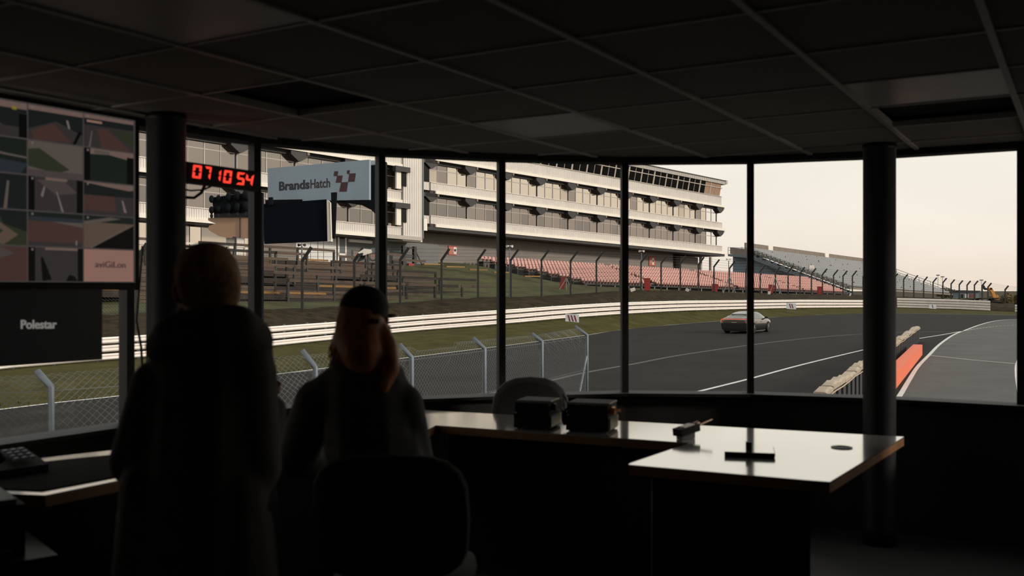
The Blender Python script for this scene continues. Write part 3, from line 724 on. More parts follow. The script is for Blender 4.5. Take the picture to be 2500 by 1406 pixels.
# external stair frame by the tower
mb = MB()
ua_ = upx(965); ub_ = upx(992)
fr = thing('scaffold_frame', 'dark open steel stair frame standing against the wall below the white tower', 'frame', bw(ua_, wz + 1.2, ZL(ua_) - 4.3))
for u, w_ in ((ua_, wz + 1.0), (ub_, wz + 1.0)):
    mb = MB(); bb(mb, u - .16, u + .16, w_, w_ + .3, -5.2, -.5, ZL); part('upright', mb, M_dark, fr)
for v in (-.6, -1.3, -1.5, -2.6):
    mb = MB(); bb(mb, ua_, ub_, wz + 1.05, wz + 1.2, v - .08, v + .02, ZL); part('crossbar', mb, M_dark, fr)
mb = MB(); mb.tube([bw(ub_, wz + 1.1, ZL(ub_) - .6), bw(ub_ + 2.3, wz + 1.3, ZL(ub_) - 4.6)], .05, 5); part('brace', mb, M_dark, fr)
mb = MB(); bb(mb, lerp(ua_, ub_, .35), lerp(ua_, ub_, .85), wz + 1.2, wz + 1.35, -2.8, -2.1, ZL); part('hose_reel', mb, M_red, fr, label='dark red hose reel')

# ------------------------------------------------------------------ red seats on the low stand
def seat_mesh(name, mt, ex, en):
    mb = MB(); M = Matrix((ex, en, Vector((0, 0, 1)))).transposed()
    mb.obox((0, 0, -.02), (.40, .42, .05), M)
    mb.obox(M @ Vector((0, -.2, .17)), (.38, .06, .30), M @ Matrix.Rotation(R_(12), 3, 'X'))
    mb.obox(M @ Vector((0, -.05, -.16)), (.08, .2, .26), M)
    me = mb.mesh(name); me.materials.append(mt); return me
st = thing('seating_terrace', 'low stand with rows of pink-red bucket seats in front of the grey block wall', 'seating', bw(14, 5, -.5))
seats = []
SR = lambda u, r: 3.08 - .0200 * (u - 8) - .235 * r
for r in range(10):
    u = 8 + .95 * r; wv = -1 + .75 * r
    while u < 85.5 - .2 * r:
        a = (u - 29.5) % 19.5
        if not (a < 1.0 and u > 20): seats.append((u, wv, SR(u, r) + EYE * 0))
        u += .57
seats.sort(key=lambda q: bw(*q).xy.length)
sm = seat_mesh('seat', M_seat, BU, BN)
for q in seats[:290]: inst('seat', sm, st, bw(*q))
mb = MB(); src = seat_mesh('seat_far', M_seat, BU, BN)
fv = [v.co.copy() for v in src.vertices]; ff = [tuple(p.vertices) for p in src.polygons]
for q in seats[290:]: o = bw(*q); mb.add([o + v for v in fv], ff)
part('seat_rows', mb, M_seat, st, kind='stuff')
for r in range(10):
    u0 = 7.6 + .95 * r; wv = -1 + .75 * r; mb = MB(); zf = lambda u: SR(u, r)
    bb(mb, u0, 85.6 - .2 * r, wv - .42, wv + .36, -.42, -.28, zf); part('step_board', mb, M_dark, st)
zf = lambda u: SR(u, 9)
mb = MB(); bb(mb, 16, 84, 5.2, 5.3, -1.0, -.35, zf); part('front_skirt', mb, M_dark, st)
mb = MB()
for k in range(10):
    p0, p1 = bw(7.6 + .95 * k, -1.4 + .75 * k, SR(8 + .95 * k, k) - .3), bw(7.6 + .95 * k, -.65 + .75 * k, SR(8 + .95 * k, k) - .3)
    mb.hexa([p0 - Vector((0, 0, 1.2)), p1 - Vector((0, 0, 1.2)), p1 + BU * .1 - Vector((0, 0, 1.2)), p0 + BU * .1 - Vector((0, 0, 1.2)), p0, p1, p1 + BU * .1, p0 + BU * .1])
part('end_skirt', mb, M_dark, st)
for k in range(26):
    u = 16.5 + 2.6 * k; mb = MB(); bb(mb, u - .05, u + .05, 6.0, 6.1, -1.25, -.3, zf); part('leg', mb, M_mull, st)
for k, (u, wv) in enumerate(((-3.5, 3.5), (-1.5, 4.4), (.6, 5.4), (2.9, 6.4), (5.5, 8))):      # yellow edged grass steps
    mb = MB(); z = interp([(3, 2.35), (5, 1.85), (9, .9)], wv)[0]; p = bw(u, wv, z); M = Matrix((BU, BN, Vector((0, 0, 1)))).transposed()
    mb.obox(p, (2.4, .3, .12), M); part('step_edge', mb, M_yel, st)

# ------------------------------------------------------------------ grey grandstand
RD = Vector((.639, .769, 0)).normalized(); PD = Vector((RD.y, -RD.x, 0)); T0 = Vector((41.4, 168, EYE + 6.45))
def gp(s, q, dz=0.): return T0 + RD * s + PD * q + Vector((0, 0, -.024 * s - .372 * q + dz))
gs = thing('grandstand', 'grey seated grandstand with a sheet metal end wall and open stairs beyond the red seats', 'grandstand', gp(0, 18, -2))
gsm = seat_mesh('seat', M_gseat, RD, PD); gsm.name = 'grey_seat'
gl = []
for r in range(22):
    s = .8
    while s < 58:
        a = (s - 7.5) % 15
        blk = (a < .9 and r % 3 == 1) or (r > 1 and a < .2)
        if not blk and random.random() > .01: gl.append((s, r * .82, .35))
        s += .6
gl.sort(key=lambda q: gp(*q).xy.length)
for q in gl[:290]: inst('seat', gsm, gs, gp(*q))
mb = MB(); fv = [v.co.copy() for v in gsm.vertices]; ff = [tuple(p.vertices) for p in gsm.polygons]
for q in gl[290:]: o = gp(*q); mb.add([o + v for v in fv], ff)
part('seat_rows', mb, M_gseat, gs, kind='stuff')
for r in range(22):
    a, b = gp(0, r * .82 - .4), gp(58.5, r * .82 - .4); d = PD * .8; mb = MB()
    mb.hexa([a - Vector((0, 0, .3)), b - Vector((0, 0, .3)), b + d - Vector((0, 0, .3)), a + d - Vector((0, 0, .3)), a, b, b + d, a + d]); part('step_board', mb, M_conc, gs)
mb = MB(); a, b = gp(0, -.9), gp(58.5, -.9); up = Vector((0, 0, 1.15)); n = PD * .25
mb.hexa([a - up, b - up, b + n - up, a + n - up, a + up, b + up, b + n + up, a + n + up]); part('rear_wall', mb, M_conc, gs)
for s in (9.5, 36):
    mb = MB(); p = gp(s, -.6, .75); mb.obox(p, (1.9, .5, 1.0), Matrix((RD, PD, Vector((0, 0, 1)))).transposed()); part('wall_block', mb, M_ledge, gs, label='white block set in the rear wall')
# end wall of horizontal sheets
mb = MB(); zb = EYE - 3.2
for k in range(20):
    z0, z1 = zb + k * .5, zb + k * .5 + .46
    ql = -3.0
    qh = min(18.2, (T0.z - .25 - z1) / .372) if z1 > T0.z - .3 - 18.2 * .372 else 18.2
    if qh <= ql + .3: continue
    a, b = T0 + PD * ql - RD * .25, T0 + PD * qh - RD * .25
    mb.hexa([(a.x, a.y, z0), (b.x, b.y, z0), (b.x + RD.x * .1, b.y + RD.y * .1, z0), (a.x + RD.x * .1, a.y + RD.y * .1, z0), (a.x, a.y, z1), (b.x, b.y, z1), (b.x + RD.x * .1, b.y + RD.y * .1, z1), (a.x + RD.x * .1, a.y + RD.y * .1, z1)])
part('end_wall', mb, M_shed, gs)
mb = MB(); a, b = T0 + PD * -3 - RD * .12, T0 + PD * 18.2 - RD * .12
mb.add([(a.x, a.y, zb), (b.x, b.y, zb), (b.x, b.y, T0.z - 18.2 * .372 - .3), (a.x + PD.x * 3, a.y + PD.y * 3, T0.z - .3), (a.x, a.y, T0.z - .3)], [(0, 1, 2, 3, 4)]); part('wall_backing', mb, M_dark, gs)
# stair flight and landing on the end wall
def sp(q, out, dz): p = T0 + PD * q - RD * out; return Vector((p.x, p.y, T0.z - .372 * max(q, 0) + dz))
mb = MB(); mb.hexa([sp(-3, .3, -.9), sp(1.2, .3, -.9), sp(1.2, 2.1, -.9), sp(-3, 2.1, -.9), sp(-3, .3, -.5), sp(1.2, .3, -.5), sp(1.2, 2.1, -.5), sp(-3, 2.1, -.5)]); part('landing', mb, M_galv, gs)
mb = MB(); mb.hexa([sp(-2.6, 2.0, -.5), sp(1.0, 2.0, -.5), sp(1.0, 2.08, -.5), sp(-2.6, 2.08, -.5), sp(-2.6, 2.0, .6), sp(1.0, 2.0, .6), sp(1.0, 2.08, .6), sp(-2.6, 2.08, .6)]); part('landing_panel', mb, M_conc, gs)
for o in (.4, 2.0):
    mb = MB(); mb.prism([sp(.8, o, -1.0), sp(18, o, -1.0), sp(18, o, -.62), sp(.8, o, -.62)], RD * .06); part('stringer', mb, M_galv, gs, fix=True)
    for h in (.15, .65):
        mb = MB(); mb.tube([sp(-3, o, h), sp(.6, o, h), sp(18, o, h)], .035, 4); part('handrail', mb, M_galv, gs)
    for k in range(9):
        q = -3 + k * 2.6; mb = MB(); mb.tube([sp(q, o, -.7), sp(q, o, .66)], .05, 4); part('rail_post', mb, M_galv, gs)
for k in range(34):
    q = 1.0 + k * .5; mb = MB(); mb.hexa([sp(q, .4, -.75), sp(q + .45, .4, -.62), sp(q + .45, 2, -.62), sp(q, 2, -.75), sp(q, .4, -.68), sp(q + .45, .4, -.55), sp(q + .45, 2, -.55), sp(q, 2, -.68)]); part('tread', mb, M_galv, gs)
mb = MB(); mb.prism([sp(4.5, 2.2, -1.4), sp(12.5, 2.2, -2.9), sp(12.5, 2.2, -2.3), sp(4.5, 2.2, -.9)], -RD * .3); part('lower_flight', mb, M_dark, gs, fix=True)
mb = MB(); mb.hexa([sp(8.5, .3, -1.6), sp(11.5, .3, -1.6), sp(11.5, 2.0, -1.6), sp(8.5, 2.0, -1.6), sp(8.5, .3, -.9), sp(11.5, .3, -.9), sp(11.5, 2.0, -.9), sp(8.5, 2.0, -.9)]); part('stair_box', mb, M_dark, gs)
# far end rail
mb = MB()
for h in (.55, 1.1): mb.tube([gp(58.8, -1, h + .3), gp(58.8, 18, h)], .05, 4)
part('handrail', mb, M_galv, gs)
for k in range(9):
    mb = MB(); q = -1 + 2.35 * k; mb.tube([gp(58.8, q, -.2), gp(58.8, q, 1.2)], .05, 4); part('rail_post', mb, M_galv, gs)
mb = MB(); p = at(1816, 652, 166); mb.box(p.x, p.x + .95, p.y - 1.6, p.y - 1.5, p.z - .3, p.z + .3); part('wall_sign', mb, M_black, gs)
ws = thing('white_board', 'small white board on two posts standing among the grey seats', 'sign', at(1982, 668, 150))
p = at(1982, 652, 150); mb = MB(); mb.box(p.x - .42, p.x + .42, p.y - .04, p.y, p.z - .28, p.z + .28); part('panel', mb, M_white, ws)
for s in (-1, 1):
    mb = MB(); mb.box(p.x + s * .45 - .03, p.x + s * .45 + .03, p.y, p.y + .05, p.z - 1.8, p.z + .3); part('post', mb, M_galv, ws)

# ------------------------------------------------------------------ old timber standing terraces
tt = thing('timber_terrace', 'weathered timber standing terraces with boarded risers and handrails behind the debris fence', 'terrace', bw(-20, 14, -1))
rnd = random.Random(4)
UE = [-8.6, -7.8, -7.4, -8.4, -7.2, -7.6]
for t in range(6):
    wv = 15.6 - 2.3 * t; ue = UE[t]; zt = lambda u: -.62 + .58 * t - .022 * (u + 20)
    u = ue
    while u > -48:
        L = rnd.uniform(2.6, 4.2); u1 = u - L
        if rnd.random() < .86:
            for k in range(4):
                mb = MB(); dd = rnd.uniform(-.02, .02); bb(mb, u1 + .15, u - .02, wv - .08 + dd, wv + dd, -.92 + k * .235, -.92 + k * .235 + .215, zt); part('plank', mb, M_wood if rnd.random() < .75 else M_wood2, tt)
        mb = MB(); bb(mb, u1 - .02, u1 + .13, wv - .12, wv + .05, -1.1, .95, zt); part('post', mb, M_dark if rnd.random() < .7 else M_wood2, tt)
        if rnd.random() < .8:
            mb = MB(); z0 = .86; bb(mb, u1 - .1, u + .12, wv - .02, wv + .06, z0, z0 + .2, zt); part('hand_rail', mb, M_wood if rnd.random() < .6 else M_wood2, tt)
        if rnd.random() < .12:
            mb = MB(); bb(mb, u1 + .3, u - .2, wv - .6, wv - .5, .05, .2, zt); part('step_edge', mb, M_yel, tt)
        u = u1
    mb = MB(); bb(mb, -48, ue, wv - 2.3, wv - .09, -.35, -.02, zt); part('tread', mb, M_wood2, tt)

# ------------------------------------------------------------------ sign gantry
def plane_at(P, n, px, py):
    r = at(px, py, 1.0) - cam_o.location; c = cam_o.location; k = (P - c).dot(n) / r.dot(n); return c + r * k
ga = thing('sign_gantry', 'dark steel gantry carrying a pale board with lettering and a chequered emblem', 'gantry', (at(934, 500, 23).x, 23, G))
A = at(653.5, 411, 24.2); Bq = at(901, 389.5, 22); Cq = at(901, 487.7, 22); Dq = at(654, 492, 24.2)
nb = (Bq - A).cross(Dq - A).normalized()
if nb.y > 0: nb = -nb
mb = MB(); mb.prism([A, Bq, Cq, Dq], -nb * .06)
bd = part('board', mb, mat('pale_board', rgb(136, 152, 166), .6, noise=.08, nscale=1.2), ga, fix=True)
def bpt(px, py, lift=.0): return plane_at(A, nb, px, py) + nb * lift
def on_board(body, px0, py0, px1, py1, hpx, col, off, extra=0):
    me, x0, x1, y0, y1 = text_mesh(body, 1.0, off)
    O = bpt(px0, py0); ex = bpt(px1, py1) - O; ey = bpt(px0, py0 - hpx) - O
    fit_text(me, (x0, x1, y0, y1), O - WORLD[ga.name], ex, ey, nb); _mats(me, col); o = obj('lettering', me, bd); o.location = -(WORLD[bd.name] - WORLD[ga.name]); return o
on_board('Brands', 681.5, 466, 756, 461, 22.5, mat('navy_print', rgb(22, 20, 34), .6), .034)
on_board('Hatch', 758, 460.5, 806, 457.5, 22.5, mat('plum_print', rgb(40, 24, 34), .6), .018)
mb = MB(); k = 620 / 2179
for q in ([(1710, 485), (1742, 485), (1735, 527), (1703, 525)], [(1735, 522), (1780, 522), (1770, 582), (1722, 583)], [(1820, 477), (1843, 475), (1838, 508), (1817, 508)], [(1838, 505), (1893, 502), (1883, 573), (1828, 577)], [(1768, 580), (1827, 577), (1815, 660), (1752, 660)]):
    mb.prism([bpt(330 + x * k, 280 + y * k, .004) for x, y in q], nb * .004)
me = mb.mesh('emblem', WORLD[ga.name]); _mats(me, mat('dark_red_print', rgb(58, 20, 28), .6)); fixn(me); o = obj('emblem', me, bd)
def dprism(parent, name, poly, d, th, mt, d2=None, **kw):
    mb = MB(); mb.prism([at(x, y, d) for x, y in poly], (0, th, 0)); return part(name, mb, mt, parent, fix=True, **kw)
M_gan = mat('gantry_paint', rgb(17, 20, 24), .85, spec=.1, noise=.1)
dprism(ga, 'bracket', [(903, 400), (941, 396), (941, 552), (926, 532), (906, 512), (880, 499), (842, 493), (842, 487), (903, 487)], 22.6, .25, M_gan)
dprism(ga, 'beam', [(648, 488), (905, 484), (905, 490), (648, 499)], 23.4, .2, M_gan)
dprism(ga, 'cap_plate', [(895, 392), (915, 391), (915, 402), (895, 404)], 22.3, .15, mat('pale_steel', rgb(150, 158, 164), .5))
mb = MB(); p = at(934, 395, 22.9); mb.box(p.x - .085, p.x + .085, 22.9, 23.1, G, p.z); part('mast', mb, M_gan, ga)
sc_ = dprism(ga, 'screen_back', [(642, 498), (797, 486.5), (799, 588), (645, 595)], 22.0, .12, mat('screen_back', rgb(12, 17, 23), .9, spec=.05, noise=.06), label='dark back of a display panel')
dprism(ga, 'screen_edge', [(797.5, 487), (803, 493), (806.5, 589), (799.5, 590)], 21.98, .3, M_ledge)
dprism(ga, 'hanger', [(808, 470), (821, 469), (817, 582), (811, 582)], 21.9, .12, M_gan)
dprism(ga, 'hanger', [(655, 482), (664, 481), (664, 500), (655, 501)], 21.9, .12, M_gan)

# start lights seen from behind
sl = thing('signal_lights', 'black bank of hooded signal lights on a pole beside the pale sign gantry', 'signal lights', (at(633, 500, 19).x, 19, G))
mb = MB(); p = at(633.5, 470, 19.1); mb.box(p.x - .055, p.x + .055, 19.1, 19.22, G, p.z); part('mast', mb, M_gan, sl)
dprism(sl, 'back_box', [(517, 482), (634, 467), (634, 512), (622, 530), (522, 531), (522, 520)], 19.0, .14, M_gan)
dprism(sl, 'side_strut', [(615, 512), (628, 508), (628, 640), (616, 640)], 19.2, .06, M_gan)
for row, (ya, yb) in enumerate(((486, 476), (513, 504), (527, 522))):
    for k, x in enumerate((516.5, 533.5, 558.5, 580, 600)):
        y = lerp(ya, yb, k / 4); r = (.058, .05, .07, .075, .078)[k] * (1 if row < 2 else .62)
        c = at(x, y, 18.95); d = Vector((-.75, .6, -.12)).normalized(); mb = MB()
        M = Matrix((Vector((0, 0, 1)).cross(d).normalized(), d.cross(Vector((0, 0, 1)).cross(d)).normalized(), d)).transposed()
        mb.blob(c, (r * .84, r * 1.1, r * 1.3), 8); hd = part('hood', mb, M_gan, sl, smooth=True)
dprism(sl, 'reflection_sheet', [(508, 532), (614, 527.5), (616, 582), (593, 581.5), (588, 577), (578, 579), (569, 577), (566, 581), (553, 581), (543, 577.5), (536, 577), (527, 572), (516, 566), (509, 561), (508, 556), (511, 551), (526, 545.5), (514, 541), (508, 538)], 19.02, .05, mat('tan_reflection', rgb(150, 118, 94), .7, noise=.08, nscale=3), label='tan window reflection built as a sheet with a scalloped lower edge')  # reflection in the window glass, built as a solid tan sheet
mb = MB(); mb.tube([at(586, 528, 19), at(586, 581, 19)], .012, 5); part('reflection_line', mb, M_wood2, sl)  # dark line within the painted reflection

# ------------------------------------------------------------------ tyre wall and orange block wall
N0, N1 = Vector((6.42, 20, G)), Vector((22.75, 54, G)); WDv = (N1 - N0).normalized(); WNv = Vector((WDv.y, -WDv.x, 0)); WL_ = (N1 - N0).length
tw = thing('tyre_wall', 'long tyre wall with dark straps and weathered tan capping beside the pit exit', 'barrier', N0)
M_cap = mat('worn_cap', rgb(168, 154, 138), .85, noise=.18, nscale=3); M_tyre = mat('speckled_tyres', rgb(120, 110, 100), .9, noise=.75, nscale=5)
Mt = Matrix((WDv, WNv, Vector((0, 0, 1)))).transposed()
mb = MB(); a = N0 + WNv * .06; b = N1 + WNv * .06
mb.hexa([a - WNv * .2, a, b, b - WNv * .2, a - WNv * .2 + Vector((0, 0, .74)), a + Vector((0, 0, .74)), b + Vector((0, 0, .74)), b - WNv * .2 + Vector((0, 0, .74))]); part('tyre_core', mb, M_tyre, tw)
k = 0; s = 0.
while s < WL_ - .3:
    L = 1.12 + .1 * math.sin(k * 2.1); c = N0 + WDv * (s + L / 2) - WNv * .02 + Vector((0, 0, .8 + .035 * math.sin(k * 1.3)))
    rows = []
    for t in (-.5, -.4, 0, .4, .47):
        h = .10 - .06 * abs(t) ** 2 * 4; q = c + WDv * t * L; rows.append([q + WNv * .13 + Vector((0, 0, -.06)), q + WNv * .135 + Vector((0, 0, h * .5)), q + WNv * .09 + Vector((0, 0, h)), q - WNv * .09 + Vector((0, 0, h)), q - WNv * .135 + Vector((0, 0, h * .5)), q - WNv * .13 + Vector((0, 0, -.06))])
    mb = MB(); mb.loft(rows, True); mb.add(rows[0], [tuple(range(6))]); mb.add(rows[-1], [tuple(range(5, -1, -1))]); part('cap_piece', mb, M_cap, tw, fix=True)
    s += L; k += 1
for k in range(int(WL_ / .92) + 1):
    mb = MB(); mb.obox(N0 + WDv * (.3 + .92 * k) + WNv * .08 + Vector((0, 0, .36)), (.5, .07, .72), Mt); part('strap', mb, mat('dark_strap', rgb(46, 48, 52), .7, noise=.1), tw)
mb = MB(); mb.tube([N0 + WDv * (WL_ * i / 30) + WNv * .14 + Vector((0, 0, .74 + .015 * math.sin(i * 1.9))) for i in range(31)], .018, 5); part('top_wire', mb, M_cap, tw)
O1 = Vector((18.42, 43.2, G)); od = Vector((7.3, 15.2, 0)).normalized(); on = Vector((od.y, -od.x, 0))
ow = thing('block_barrier', 'low orange painted block barrier between the tyre wall and the pit exit line', 'barrier', O1 - od * 10)
Mo = Matrix((od, on, Vector((0, 0, 1)))).transposed()
for k in range(5):
    L = 3.3; mb = MB(); mb.obox(O1 - od * (L * k + L / 2) - on * .19 + Vector((0, 0, .23)), (L - .012, .38, .46), Mo); part('block', mb, M_orange, ow)

# ------------------------------------------------------------------ braking boards
def brake_board(px, py0, py1, wpx, d, n, label):
    t = thing('marker_board', label, 'sign', at(px, py1, d), group=None)
    c = at(px, (py0 + py1) / 2, d); hw = wpx / 2 * d / F; hh = (py1 - py0) / 2 * d / F
    yaw = .35; ex = Vector((math.cos(yaw * .5), -math.sin(yaw * .5) * .2, -.06)).normalized(); ez = Vector((0, 0, 1)); en = ez.cross(ex)
    mb = MB(); mb.prism([c - ex * hw - ez * hh, c + ex * hw - ez * hh, c + ex * hw + ez * hh, c - ex * hw + ez * hh], (0, .08, 0)); part('panel', mb, mat('board_white', rgb(206, 210, 216), .5), t, fix=True)
    for k in range(n):
        x = (k - (n - 1) / 2) * hw * .46; mb = MB(); s = hw * .10
        mb.prism([c + ex * (x - hw * .14 - s) + ez * hh * .72, c + ex * (x - hw * .14 + s) + ez * hh * .72, c + ex * (x + hw * .14 + s) - ez * hh * .72, c + ex * (x + hw * .14 - s) - ez * hh * .72], (0, -.015, 0))
        part('stripe', mb, mat('stripe_red', rgb(116, 34, 44), .6), t, fix=True)
    for s in (-.7, .7):
        mb = MB(); q = c + ex * hw * s; mb.box(q.x - .03, q.x + .03, q.y + .1, q.y + .16, c.z - hh - .35, c.z + hh * .5); part('leg', mb, M_galv, t)
brake_board(1397, 766.5, 787.5, 33, 69, 3, 'white marker board with three dark red slanted bars on the verge')
brake_board(1932, 740, 754.5, 23, 105, 2, 'white marker board with two dark red slanted bars beside the barrier')
brake_board(2277, 742.5, 753.5, 17, 125, 1, 'white marker board with a single dark red slanted bar')

# ------------------------------------------------------------------ small things behind the fence
def hill_pt(px, py, d): return at(px, py, d)
def cab(px, y0, y1, wpx, d, lean, label, extra=False):
    t = thing('red_cabinet', label, 'cabinet', at(px, y1, d)); c = at(px, (y0 + y1) / 2, d); hw = wpx / 2 * d / F; hh = (y1 - y0) / 2 * d / F
    M = Matrix.Rotation(lean, 3, 'Y'); mb = MB(); mb.obox(c, (hw * 2, hw * 1.4, hh * 2), M); part('body', mb, M_red, t)
    mb = MB(); mb.obox(c + M @ Vector((0, 0, hh)), (hw * 2.15, hw * 1.55, .1), M); part('lid', mb, M_red, t)
    mb = MB(); mb.obox(c + Vector((0, 0, -hh - .1)), (hw * 1.6, hw, .3)); part('foot', mb, M_dark, t)
    if extra:
        for s in (-22, 0, 15):
            mb = MB(); mb.tube([at(px + 10, y0 + 1, d - .3), at(px + 10 + s, y1 + 2, d - 1.2)], .05, 5); part('prop', mb, M_conc, t)
cab(1373, 678, 712, 12, 92, .22, 'red box leaning against a pale timber tripod in front of the red seats', True)
cab(1580, 680, 709, 14, 99, -.03, 'upright red box behind the fence below the start of an aisle gap')
cab(1745, 694, 714, 13, 117, .12, 'dark red box beside the propped fence post with loudspeakers')
cab(1882, 696, 716, 12, 126, .22, 'tilted red box on the bank with a white card at its foot')
cab(2001, 700, 720, 10, 136, 0, 'small upright red box before the far end of the red seats')
def card(px, py, wpx, hpx, d, ang, label):
    c = at(px, py, d); M = Matrix.Rotation(ang, 3, 'Y') @ Matrix.Rotation(.3, 3, 'X'); mb = MB(); mb.obox(c, (wpx * d / F, .05, hpx * d / F), M)
    t = thing('white_card', label, 'sign', c - Vector((0, 0, hpx * d / F / 2))); part('panel', mb, M_white, t)
    mb = MB(); mb.box(c.x - .03, c.x + .03, c.y + .04, c.y + .1, c.z - hpx * d / F / 2 - .5, c.z); part('stake', mb, M_galv, t)
card(1545, 707, 12, 8, 92, -.35, 'white card on the bank just past the second black window bar from the pillar')
card(1678, 708, 9, 7, 104, .5, 'white card turned on its corner on the bank')
card(1878, 715, 7, 7, 122, 0, 'square white card at the foot of a tilted red box')
card(2076, 719, 4, 7, 138, .3, 'narrow white card on the bank near the black pillar')
def speaker(px, y0, d, label, wide=14, foot=None):
    b = foot or 712; t = thing('loudspeaker_pole', label, 'loudspeaker', at(px, b, d)); s = d / F
    mb = MB(); mb.tube([at(px, b + 1, d), at(px, y0 + 6, d)], .05, 6); part('pole', mb, M_galv, t)
    for k in (-1, 1):
        c = at(px + k * wide * .26, y0 + 3, d); dd = Vector((k * .6, -.75, -.1)).normalized(); x = Vector((0, 0, 1)).cross(dd).normalized()
        M = Matrix((x, dd.cross(x), dd)).transposed(); mb = MB(); r = wide * .2 * s
        mb.lathe([(r * .5, -r * 1.2), (r * .6, 0), (r, r * 1.4), (r * .8, r * 1.3)], c, 12, M); part('horn', mb, M_clad if px > 800 else M_black, t, smooth=True)
speaker(1244, 598, 76.5, 'twin horn loudspeakers on a thin pole where the red seats begin', 16, 727)
speaker(1566, 610, 97, 'twin horn loudspeakers on a pole before the middle of the red seats', 13, 710)
speaker(1779, 630, 113, 'twin horn loudspeakers above the propped fence post near the end of the pavilion', 12, 714)
speaker(737, 595, 60, 'dark twin horn loudspeakers on a pole in front of white panels', 18, 750)
# trackside television camera
cm = thing('trackside_camera', 'white hooded trackside camera clamped on a cranked fence post', 'camera', at(880, 634, 61.8))
dprism(cm, 'housing', [(873, 617), (889, 607), (906, 609), (908, 617), (893, 622), (886, 624)], 61.5, .5, M_white)
dprism(cm, 'hood', [(871, 620), (886, 617), (885, 624), (875, 626)], 61.4, .55, M_black)
dprism(cm, 'lens_barrel', [(905, 606), (921, 604), (922, 617), (905, 618)], 61.6, .4, M_galv)
dprism(cm, 'mount', [(884, 622), (892, 620), (890, 632), (880, 636), (872, 640), (874, 634)], 61.9, .2, M_dark)
mb = MB(); mb.tube([at(898, 619, 61.5), at(902, 630, 61.5), at(909, 637, 61.5), at(918, 634, 61.5)], .03, 5); part('cable', mb, M_black, cm)

# ------------------------------------------------------------------ far right: works, trees, masts
ex_ = thing('excavator', 'orange excavator with raised boom at the far bend', 'excavator', at(2430, 738, 172))
M_exo = mat('excavator_orange', rgb(206, 140, 62), .5, noise=.08)
D = 172
dprism(ex_, 'boom', [(2428, 733), (2422, 716), (2415, 706), (2420, 702), (2428, 712), (2437, 733)], D, .5, M_exo)
dprism(ex_, 'stick', [(2422, 702), (2424, 707), (2409, 708), (2406, 703)], D, .4, M_exo)
dprism(ex_, 'bucket', [(2403, 696), (2406, 702), (2411, 705), (2408, 708), (2404, 704)], D, .7, M_dark)
dprism(ex_, 'cab', [(2420, 724), (2433, 724), (2434, 736), (2419, 736)], D + .6, 1.4, M_dark)
dprism(ex_, 'counterweight', [(2434, 719), (2438, 722), (2439, 735), (2434, 736)], D + .6, 1.6, M_exo)
for s in (0, 2.0):
    mb = MB(); a, b = at(2415, 737, D + s), at(2443, 737, D + s); mb.box(a.x, b.x, a.y, a.y + .5, a.z - .3, a.z + .35); part('track', mb, M_dark, ex_)
cb = thing('site_cabin', 'low blue-grey site cabin with a dark roof beyond the far barrier', 'building', at(2368, 735, 176))
D = 176
dprism(cb, 'wall', [(2342, 711), (2390, 713), (2390, 737), (2342, 737)], D, 2.5, M_shed); dprism(cb, 'roof', [(2341, 708.5), (2395, 709.5), (2390, 714), (2341, 713)], D - .2, 3, M_dark)
for a, b, mt in ((2346, 2352, M_wdark), (2356, 2364, M_clad), (2368, 2382, mat('cabin_red', rgb(124, 60, 56), .6))): dprism(cb, 'panel', [(a, 718), (b, 718), (b, 731), (a, 731)], D - .06, .05, mt)
M_leafs = [mat('autumn_leaf_a', rgb(112, 96, 56), .8, noise=.2), mat('autumn_leaf_b', rgb(86, 84, 52), .8, noise=.2)]
def tree(px, y0, y1, wpx, d, n, label, mt, seed):
    r = random.Random(seed); base = at(px, y1 + 6, d); t = thing('tree', label, 'tree', base); s = d / F; H = (y1 - y0) * s; Wd = wpx * s
    mb = MB(); mb.tube([base, base + Vector((.1, 0, H * .5)), base + Vector((0, .1, H * .9))], [.25, .16, .05], 7)
    for k in range(6):
        q = r.uniform(0, 6.28); mb.tube([base + Vector((0, 0, H * r.uniform(.25, .5))), base + Vector((math.cos(q) * Wd * .3, math.sin(q) * Wd * .3, H * r.uniform(.6, .95)))], [.09, .03], 5)
    part('trunk', mb, M_wood2, t)
    mb = MB(); cl = [Vector((r.uniform(-.4, .4) * Wd, r.uniform(-.4, .4) * Wd, r.uniform(.3, .85) * H)) for _ in range(12)]
    for k in range(n):
        c = r.choice(cl) + Vector((r.gauss(0, .12) * Wd, r.gauss(0, .12) * Wd, r.gauss(0, .12) * H)); q = Euler((r.uniform(0, 6), r.uniform(0, 6), 0)).to_matrix(); z = r.uniform(.12, .28)
        mb.add([base + c + q @ Vector(v) * z for v in ((-1, 0, 0), (0, -.6, .1), (1, 0, 0), (0, .6, .1))], [(0, 1, 2, 3)])
    part('foliage', mb, mt, t, kind='stuff')
tree(2318, 700, 728, 26, 210, 1500, 'broad autumn tree behind the far end of the grey stand', M_leafs[1], 1)
tree(2300, 702, 722, 22, 216, 900, 'thin reddish tree half hidden by the grey stand rail', M_leafs[0], 2)
tree(2458, 713, 740, 22, 165, 1200, 'bushy autumn tree just past the last cranked fence post', M_leafs[0], 3)
tree(2482, 716, 742, 20, 168, 1200, 'round yellowing tree at the edge of the far bend', M_leafs[1], 4)
